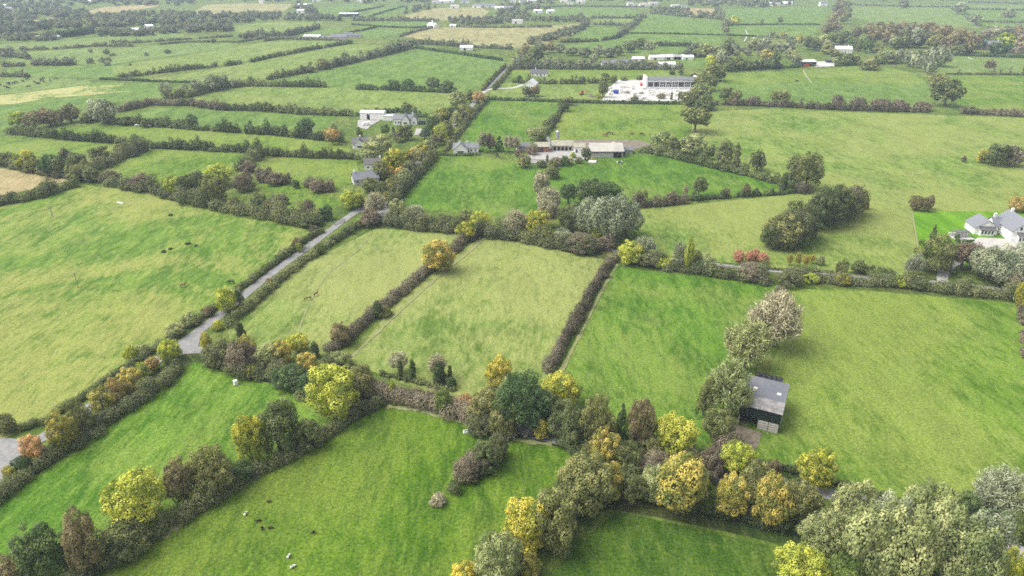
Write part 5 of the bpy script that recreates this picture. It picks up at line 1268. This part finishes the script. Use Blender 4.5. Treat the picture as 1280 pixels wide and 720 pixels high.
shed(157, 42, 6, 18, 12, 5, 7, W_WHITE, R_WHITE, 'white house in the far left woods, left one')
shed(170, 41, 2, 16, 12, 5, 7, W_WHITE, R_WHITE, 'white house in the far left woods, middle one')
shed(181, 37, 4, 12, 10, 5, 7, W_WHITE, R_WHITE, 'white house in the far left woods, right one')
shed(44, 49, 5, 30, 10, 3, 4, W_GREY, R_WHITE, 'long pale low shed left of the tall evergreen hedge')
shed(258, 33, 2, 18, 12, 4, 6, W_WHITE, R_MOSS, 'cream house among far trees left of hay field')
f = Frame('church_spire', 324, 5, 0, 'pale church tower at the top left', 'church')
f.wall(0, 10, 0, 8, 8, 8.2, W_WHITE); m = MB(); m.tube([(5,4,8.2),(5,4,11)], [4,.3], 4); f.part('spire', m, W_GREY)
f = Frame('roadside_house', 549, 35, -4, 'white house with chimney at the end of the tan field', 'house')
f.block(0, 20, 0, 9, 4, 7, W_WHITE, R_WHITE); f.chimney(11, 4.5, 6.6, 11, 1.6)
shed(562, 34.4, 0, 10, 7, 3, 4.4, W_WHITE, R_WHITE, 'small white shed right of the tan field house')
shed(575, 63, -3, 15, 9, 3.2, 5.4, W_WHITE, R_WHITE, 'white bungalow behind the white sheep field hedge', 'house')
HS = [(7,14),(2,10),(33,4),(12,7),(108,4),(390,2),(540,4.5),(549,4),(560,3.5),(576,4),(590,9.5),(600,9),(608,9.5),(563,10.5),(618,12),(630,13),(638,3),(650,4),(667,16.5),(684,17),(709,5.5),(720,4.5),(785,7.5),(792,8),(800,8.5),(840,10),(850,10.5),(957,7),(967,7.5),(978,6.5),(660,3),(700,3),(812,7),(640,29.5),(446,3)]
for (u, v) in HS:
    shed(u, v, random.uniform(-15, 15), random.uniform(12, 22), random.uniform(8, 12), random.uniform(3.5, 5.5), random.uniform(6, 8), W_WHITE, random.choice([R_WHITE, R_SLATE, R_ASB]), 'tiny pale house on the hazy far skyline', 'house', 'tiny pale houses near the skyline')
CT2 = [(752,82,26,'first from the left'),(768,80.5,24,'second from the left'),(791,77,12,'third from the left'),(812,75,16,'fourth from the left'),(826,74.5,22,'fifth from the left'),(842,74.5,12,'sixth from the left'),(853,75,12,'seventh from the left'),(822,84,18,'eighth from the left, lower')]
for (u, v, w, o_) in CT2:
    shed(u, v, 0, w, 9, 2.8, 4.6, W_WHITE, R_WHITE if u > 780 else R_GREY, f'low pale cottage in the row behind the works yard, {o_}', 'house', 'cottages behind the works yard')

# ================================================================== poles, tanks, small things
def pole(u, v, vt, label, wires=True):
    f = Frame('utility_pole', u, v, 0.5, label, 'pole')
    h = max(height_at(f.root.location, vt), 4)
    m = MB(); m.tube([(0,0,0),(0,0,h)], [.15,.10], 8); f.part('post', m, M_WOOD)
    m = MB(); m.box(-.8, .8, -.06, .06, h-.7, h-.55); f.part('crossarm', m, M_WOOD)
    for x in (-.7, 0, .7):
        m = MB(); m.tube([(x,0,h-.55),(x,0,h-.3)], [.06,.04], 6); f.part('insulator', m, M_STEEL)
pole(315.5, 273, 255, 'wooden utility pole before the thorny belt')
pole(66, 271, 257, 'grey utility pole at the top of the large pasture')
pole(98, 360, 341, 'grey utility pole in the middle of the large pasture')
pole(435.5, 220, 201, 'wooden utility pole in the paddock by the lane')
pole(444, 202, 185, 'wooden utility pole behind the grey roofed bungalow')
pole(530, 177, 167, 'wooden utility pole behind the cottage trees')
pole(687.5, 147, 131, 'white utility pole in the bright field above the farm')
pole(896, 578, 548, 'slim utility pole in front of the barn trees')
f = Frame('liquid_tank', 295, 481, .2, 'white plastic tank on the long green field', 'tank')
m = MB(); m.tube([(0,0,.15),(0,0,1.35),(0,0,1.5)], [.62,.62,.3], 4); f.part('body', m, M_WHITEP)
m = MB(); m.tube([(0,0,1.5),(0,0,1.62)], [.12,.12], 8); f.part('cap', m, M_REDP)
m = MB(); m.box(-.6,.6,-.6,.6,0,.148); f.part('pallet', m, M_WOOD)
def trough(u, v, label, mat, w=2.2):
    f = Frame('water_trough', u, v, random.uniform(-.4,.4), label, 'trough')
    m = MB(); m.box(0,w,0,.1,0,.6); m.box(0,w,.7,.8,0,.6); m.box(0,.1,.101,.699,0,.6); m.box(w-.1,w,.101,.699,0,.6); m.box(.101,w-.101,.101,.699,.02,.1); f.part('basin', m, mat)
    m = MB(); m.box(.1, w-.1, .1, .7, .42, .44); f.part('water_surface', m, M_GLASS)
trough(146, 254, 'white trough at the top of the large pasture', M_WHITEP, 3.2)
trough(580, 543, 'white trough at the end of the brown hedge', M_WHITEP, 1.8)
trough(342, 471, 'pale trough beside the junction thicket', M_STEEL, 2)
f = Frame('blue_drum', 681.5, 548, 0, 'blue plastic drum at the top of the lush field', 'drum')
m = MB(); m.tube([(0,0,0),(0,0,.9)], [.42,.42], 12); f.part('body', m, M_BLUE)
m = MB(); m.tube([(0,0,.9),(0,0,.96)], [.36,.36], 12); f.part('lid', m, M_TYRE)
f = Frame('blue_drum', 351, 482, 0, 'blue plastic drum beside the junction thicket', 'drum')
m = MB(); m.tube([(0,0,0),(0,0,.9)], [.42,.42], 12); f.part('body', m, M_BLUE)
m = MB(); m.tube([(0,0,.9),(0,0,.96)], [.36,.36], 12); f.part('lid', m, M_TYRE)
f = Frame('rubbish_heap', 668, 546, 0, 'dark rubbish heap left of the blue drum', 'heap')
m = MB(); m.tube([(-1.6,0,.0),(-.8,.2,.25),(.2,0,.35),(1.5,.2,.0)], [.3,.5,.45,.3], 7); f.part('sacks', m, M_WRAP)
m = MB(); m.box(-2.6,-1.7,-.3,.3,0,.4); f.part('crate', m, M_WOOD)
f = Frame('white_van', 453, 157, .3, 'white van parked in front of the white shed', 'van')
m = MB(); m.prism([(0,.35),(4.9,.35),(4.9,2.3),(1.3,2.3),(.7,1.4),(0,1.2)], -.95, .95, 'y'); f.part('body', m, M_WHITEP)
m = MB(); m.prism([(.72,1.45),(.76,1.45),(1.27,2.2),(1.23,2.2)], -.8, .8, 'y'); f.part('windscreen', m, M_GLASS)
for x in (.9, 3.9):
    for y in (-1.0, .8):
        m = MB(); m.tube([(x,y,.36),(x,y+.2,.36)], [.36,.36], 12); f.part('wheel', m, M_TYRE)
f = Frame('field_shelter', 879.5, 131, 0, 'small white field shelter under the trees by the meadow', 'shelter')
f.block(0, 3.2, 0, 3, 2.4, 3.0, W_WHITE, R_GREY); m = MB(); m.box(.4, 2.4, -.05, -.004, 0, 2.0); f.part('opening_shade', m, M_SHADE)
# post and rail gate near the lane
f = Frame('field_gate', 418, 281, .8, 'pale field gate on the lane verge', 'gate')
for x in (0, 5):
    m = MB(); m.box(x-.1,x+.1,-.1,.1,0,1.4); f.part('post', m, M_WOOD)
for z in (.3,.6,.9,1.2):
    m = MB(); m.box(.1,4.9,-.04,.04,z,z+.1); f.part('rail', m, M_STEEL)

# ================================================================== animals
def skin_body(name, pts, edges, radii, mat, root=0):
    me = bpy.data.meshes.new(name); me.from_pydata(pts, edges, [])
    o = link(bpy.data.objects.new(name, me))
    md = o.modifiers.new('skin', 'SKIN')
    for i, r in enumerate(radii):
        me.skin_vertices[0].data[i].radius = r if isinstance(r, tuple) else (r, r)
        me.skin_vertices[0].data[i].use_root = (i == root)
    ss = o.modifiers.new('sub', 'SUBSURF'); ss.levels = 1; ss.render_levels = 1
    dg = bpy.context.evaluated_depsgraph_get(); dg.update()
    m2 = bpy.data.meshes.new_from_object(o.evaluated_get(dg))
    bpy.data.objects.remove(o); m2.name = name
    m2.materials.clear(); m2.materials.append(mat)
    return m2
def quadruped(name, L_, hgt, body, neck, graze, mat):
    """x forward; shoulder height hgt, trunk length L_"""
    h = hgt
    hx, hz = (L_*.92, h*.22) if graze else (L_*.82, h*1.32)
    nx, nz = (L_*.70, h*.62) if graze else (L_*.64, h*1.12)
    p = [(-L_*.45,0,h*.82),(-L_*.1,0,h*.76),(L_*.25,0,h*.76),(L_*.45,0,h*.86),(nx,0,nz),(hx,0,hz),(hx+(.16 if not graze else .05)*L_,0,hz-h*(.14 if not graze else .16))]
    r = [(body*.9,body*.85),(body*1.05,body),(body,body*1.05),(body*.75,body*.9),(neck,neck*1.2),(neck*.75,neck*.8),(neck*.42,neck*.42)]
    e = [(i, i+1) for i in range(6)]
    def chain(start, pts, rr):
        k = start
        for q, s in zip(pts, rr):
            p.append(q); r.append((s, s)); e.append((k, len(p)-1)); k = len(p)-1
    for s in (-1, 1):
        y = s*body*.62
        chain(0, [(-L_*.42,y,h*.60),(-L_*.50,y,h*.33),(-L_*.46,y,h*.12),(-L_*.43,y,0.02)], [body*.5,body*.24,body*.16,body*.19])
        chain(3, [(L_*.40,y,h*.58),(L_*.41,y,h*.32),(L_*.40,y,h*.12),(L_*.42,y,0.02)], [body*.4,body*.2,body*.15,body*.18])
        chain(5, [(hx-.02*L_,s*neck*.7,hz+neck*1.1)], [neck*.22])
    chain(0, [(-L_*.56,0,h*.78),(-L_*.62,0,h*.40)], [body*.16,body*.14])
    return skin_body(name, p, e, r, mat, 1)
A_BAY = plain('bay coat', (.13,.055,.025), .7, .15, 3); A_DARK = plain('dark coat', (.022,.018,.016), .7, .15, 3)
A_BW = plain('black and white hide', (.02,.02,.02), .7, .1, 1, stain=(.7,.68,.64), stain_scale=1.2, stain_lo=.5, stain_hi=.53)
A_WOOL = plain('white wool', (.70,.68,.62), .95, .08, 4); A_BWOOL = plain('brown wool', (.07,.045,.035), .95, .2, 4)
A_RED = plain('red brown hide', (.20,.075,.035), .7, .15, 3)
AN = {('horse',0): quadruped('horse', 1.7, 1.45, .30, .20, False, A_BAY), ('horse',1): quadruped('horse', 1.7, 1.45, .30, .20, True, A_BAY),
      ('cow',0): quadruped('cow', 1.7, 1.30, .38, .20, False, A_DARK), ('cow',1): quadruped('cow', 1.7, 1.30, .38, .20, True, A_DARK),
      ('sheep',1): quadruped('sheep', .95, .72, .27, .13, True, A_WOOL)}
def animal(kind, graze, u, v, rz, label, group=None, mat=None, s=1.0):
    o = link(bpy.data.objects.new(kind, AN[(kind, graze)])); o.location = G(u, v, .0) + Vector((0, 0, .06)); o.rotation_euler = (0, 0, math.radians(rz)); o.scale = (s,)*3
    if mat: o.material_slots[0].link = 'OBJECT'; o.material_slots[0].material = mat
    return tag(o, label, kind, group)
animal('horse', 0, 229, 359, 15, 'bay horse standing alone in the large pasture', 'horses', None, .9)
animal('horse', 1, 290, 355, 170, 'dark horse grazing beside the lane hedge', 'horses', A_DARK)
animal('horse', 1, 386, 375, 190, 'bay horse on the trodden path, left one', 'horses', None, .85)
animal('horse', 0, 395, 370, 60, 'bay horse on the trodden path, right one', 'horses', None, .85)
SG = 'sheep on the lush field'
animal('sheep', 1, 307, 644, 80, 'white sheep under the diagonal tree row', SG, None, .8)
animal('sheep', 1, 361, 697, 75, 'white sheep near the bottom edge, upper one', SG, None, .8)
animal('sheep', 1, 366, 710, 40, 'white sheep near the bottom edge, lower one', SG, None, .8)
for (u, v, r, l) in ((336,628,0,'topmost of the brown group'),(323,652,20,'leftmost of the brown group'),(328,662,100,'lowest of the brown group'),(338,661,5,'beside the lowest brown one'),(392,667,190,'alone at the right of the brown group')):
    animal('sheep', 1, u, v, r, 'small brown sheep, ' + l, SG, A_BWOOL, .72)
CG = 'dark cattle grazing'
for (u, v, r, l, m_) in ((756,170.5,10,'red brown cow, leftmost in the field behind the farm',A_RED),(761,168,180,'dark cow, second from left behind the farm',None),(765.5,168.5,90,'dark cow, third from left behind the farm',None),(789,169,20,'dark brown cow, fourth from left behind the farm',A_BAY),(802,169,10,'dark cow, rightmost in the field behind the farm',None)):
    animal('cow', 1, u, v, r, l, CG, m_, 1.15)
animal('cow', 1, 773, 205.5, 0, 'black and white cow left of its pair on bright grass', CG, A_BW, 1.2); animal('cow', 0, 776, 204.5, 110, 'black and white cow right of its pair on bright grass', CG, A_BW, 1.2)
animal('cow', 1, 995.5, 102.5, 10, 'lone dark cow on the two tone field', CG, None, 1.3)
rp = random.Random(8)
for (u, v) in ((1,107),(7,110),(10,111),(12,106),(17,105),(20,104),(29,102.5),(36,109.5),(34,100.5),(44,104),(47,105),(49,105.5),(52,102),(54,98.5),(55,103),(52,100.5),(63,101.5),(70,99.5),(11,105)):
    animal('cow', rp.choice([0,1,1]), u, v, rp.uniform(0, 360), 'tiny dark cow of the herd in the far left field', 'dark cattle herd far left', None, 1.3)
rp = random.Random(9)
for (u, v) in ((1165,72),(1168,72.5),(1211,73),(1213,74.5),(1266,78)):
    animal('sheep', 1, u, v, rp.uniform(0, 360), 'tiny white sheep on the pale paddock far right', 'white sheep far right', None, 1.6)
for (u, v, l) in ((171,158.5,'left one'),(185,159,'right one')):
    animal('cow', 1, u, v, 10, 'white cow behind the dark hedge at left, ' + l, 'white cattle', A_WOOL, 1.2)
# ================================================================== camera, sky, sun, air
cam = bpy.data.cameras.new('camera')
cam.sensor_width = 36.0
cam.lens = FOC / 1280.0 * 36.0
cam.clip_start = 1.0; cam.clip_end = 40000.0
co = link(bpy.data.objects.new('camera', cam))
co.location = (0, 0, CAM_H)
co.rotation_euler = (math.pi / 2 - TILT, 0, 0)
SC.camera = co

SUN_EL, SUN_AZ = math.radians(55), math.radians(-88)   # azimuth from +Y towards +X
w = bpy.data.worlds.new('World'); SC.world = w; w.use_nodes = True
nt = w.node_tree
bg = nt.nodes['Background']
sky = N(nt, 'ShaderNodeTexSky', sky_type='NISHITA', sun_disc=False, sun_elevation=SUN_EL, sun_rotation=SUN_AZ, dust_density=4.0, air_density=1.0, ozone_density=0.6)
bw = N(nt, 'ShaderNodeRGBToBW'); L(nt, sky.outputs[0], bw.inputs[0])
cl = N(nt, 'ShaderNodeMix', data_type='RGBA'); cl.inputs[0].default_value = 0.82      # overcast: cloud greys the sky
L(nt, sky.outputs[0], cl.inputs[6]); L(nt, bw.outputs[0], cl.inputs[7])
L(nt, cl.outputs[2], bg.inputs[0]); bg.inputs[1].default_value = 0.15

sun = bpy.data.lights.new('sun', 'SUN'); sun.energy = 1.0; sun.angle = math.radians(45); sun.color = (1.0, 0.96, 0.90)
so = link(bpy.data.objects.new('sun', sun))
d = Vector((math.sin(SUN_AZ) * math.cos(SUN_EL), math.cos(SUN_AZ) * math.cos(SUN_EL), math.sin(SUN_EL)))
so.rotation_euler = d.to_track_quat('Z', 'Y').to_euler(); so.location = d * 500

hz, nt, out = new_mat('haze')
pv = N(nt, 'ShaderNodeVolumePrincipled', ins={'Density': HAZE, 'Anisotropy': 0.0})
pv.inputs['Color'].default_value = (0.70, 0.84, 1.0, 1)
L(nt, pv.outputs[0], out.inputs['Volume'])
mb = MB(); mb.box(-9100, 9100, -9100, 9100, -1.0, 104.0)
tag(mb.build('haze', hz), 'pale autumn haze filling the air', 'haze', kind='stuff')

SC.view_settings.view_transform = 'Standard'; SC.view_settings.look = 'None'
SC.view_settings.exposure = EXPO; SC.view_settings.gamma = 1.0; SC.view_settings.use_curve_mapping = False
cy = SC.cycles
cy.max_bounces = 4; cy.diffuse_bounces = 2; cy.glossy_bounces = 1; cy.transmission_bounces = 2; cy.volume_bounces = 0; cy.transparent_max_bounces = 4
cy.caustics_reflective = False; cy.caustics_refractive = False
cy.use_adaptive_sampling = True; cy.adaptive_threshold = 0.006
try: cy.pixel_filter_type = 'BLACKMAN_HARRIS'; cy.filter_width = 1.65
except Exception: pass
cy.use_denoising = False
try: cy.denoising_input_passes = 'RGB_ALBEDO_NORMAL'
except Exception: pass
SC.render.use_persistent_data = False
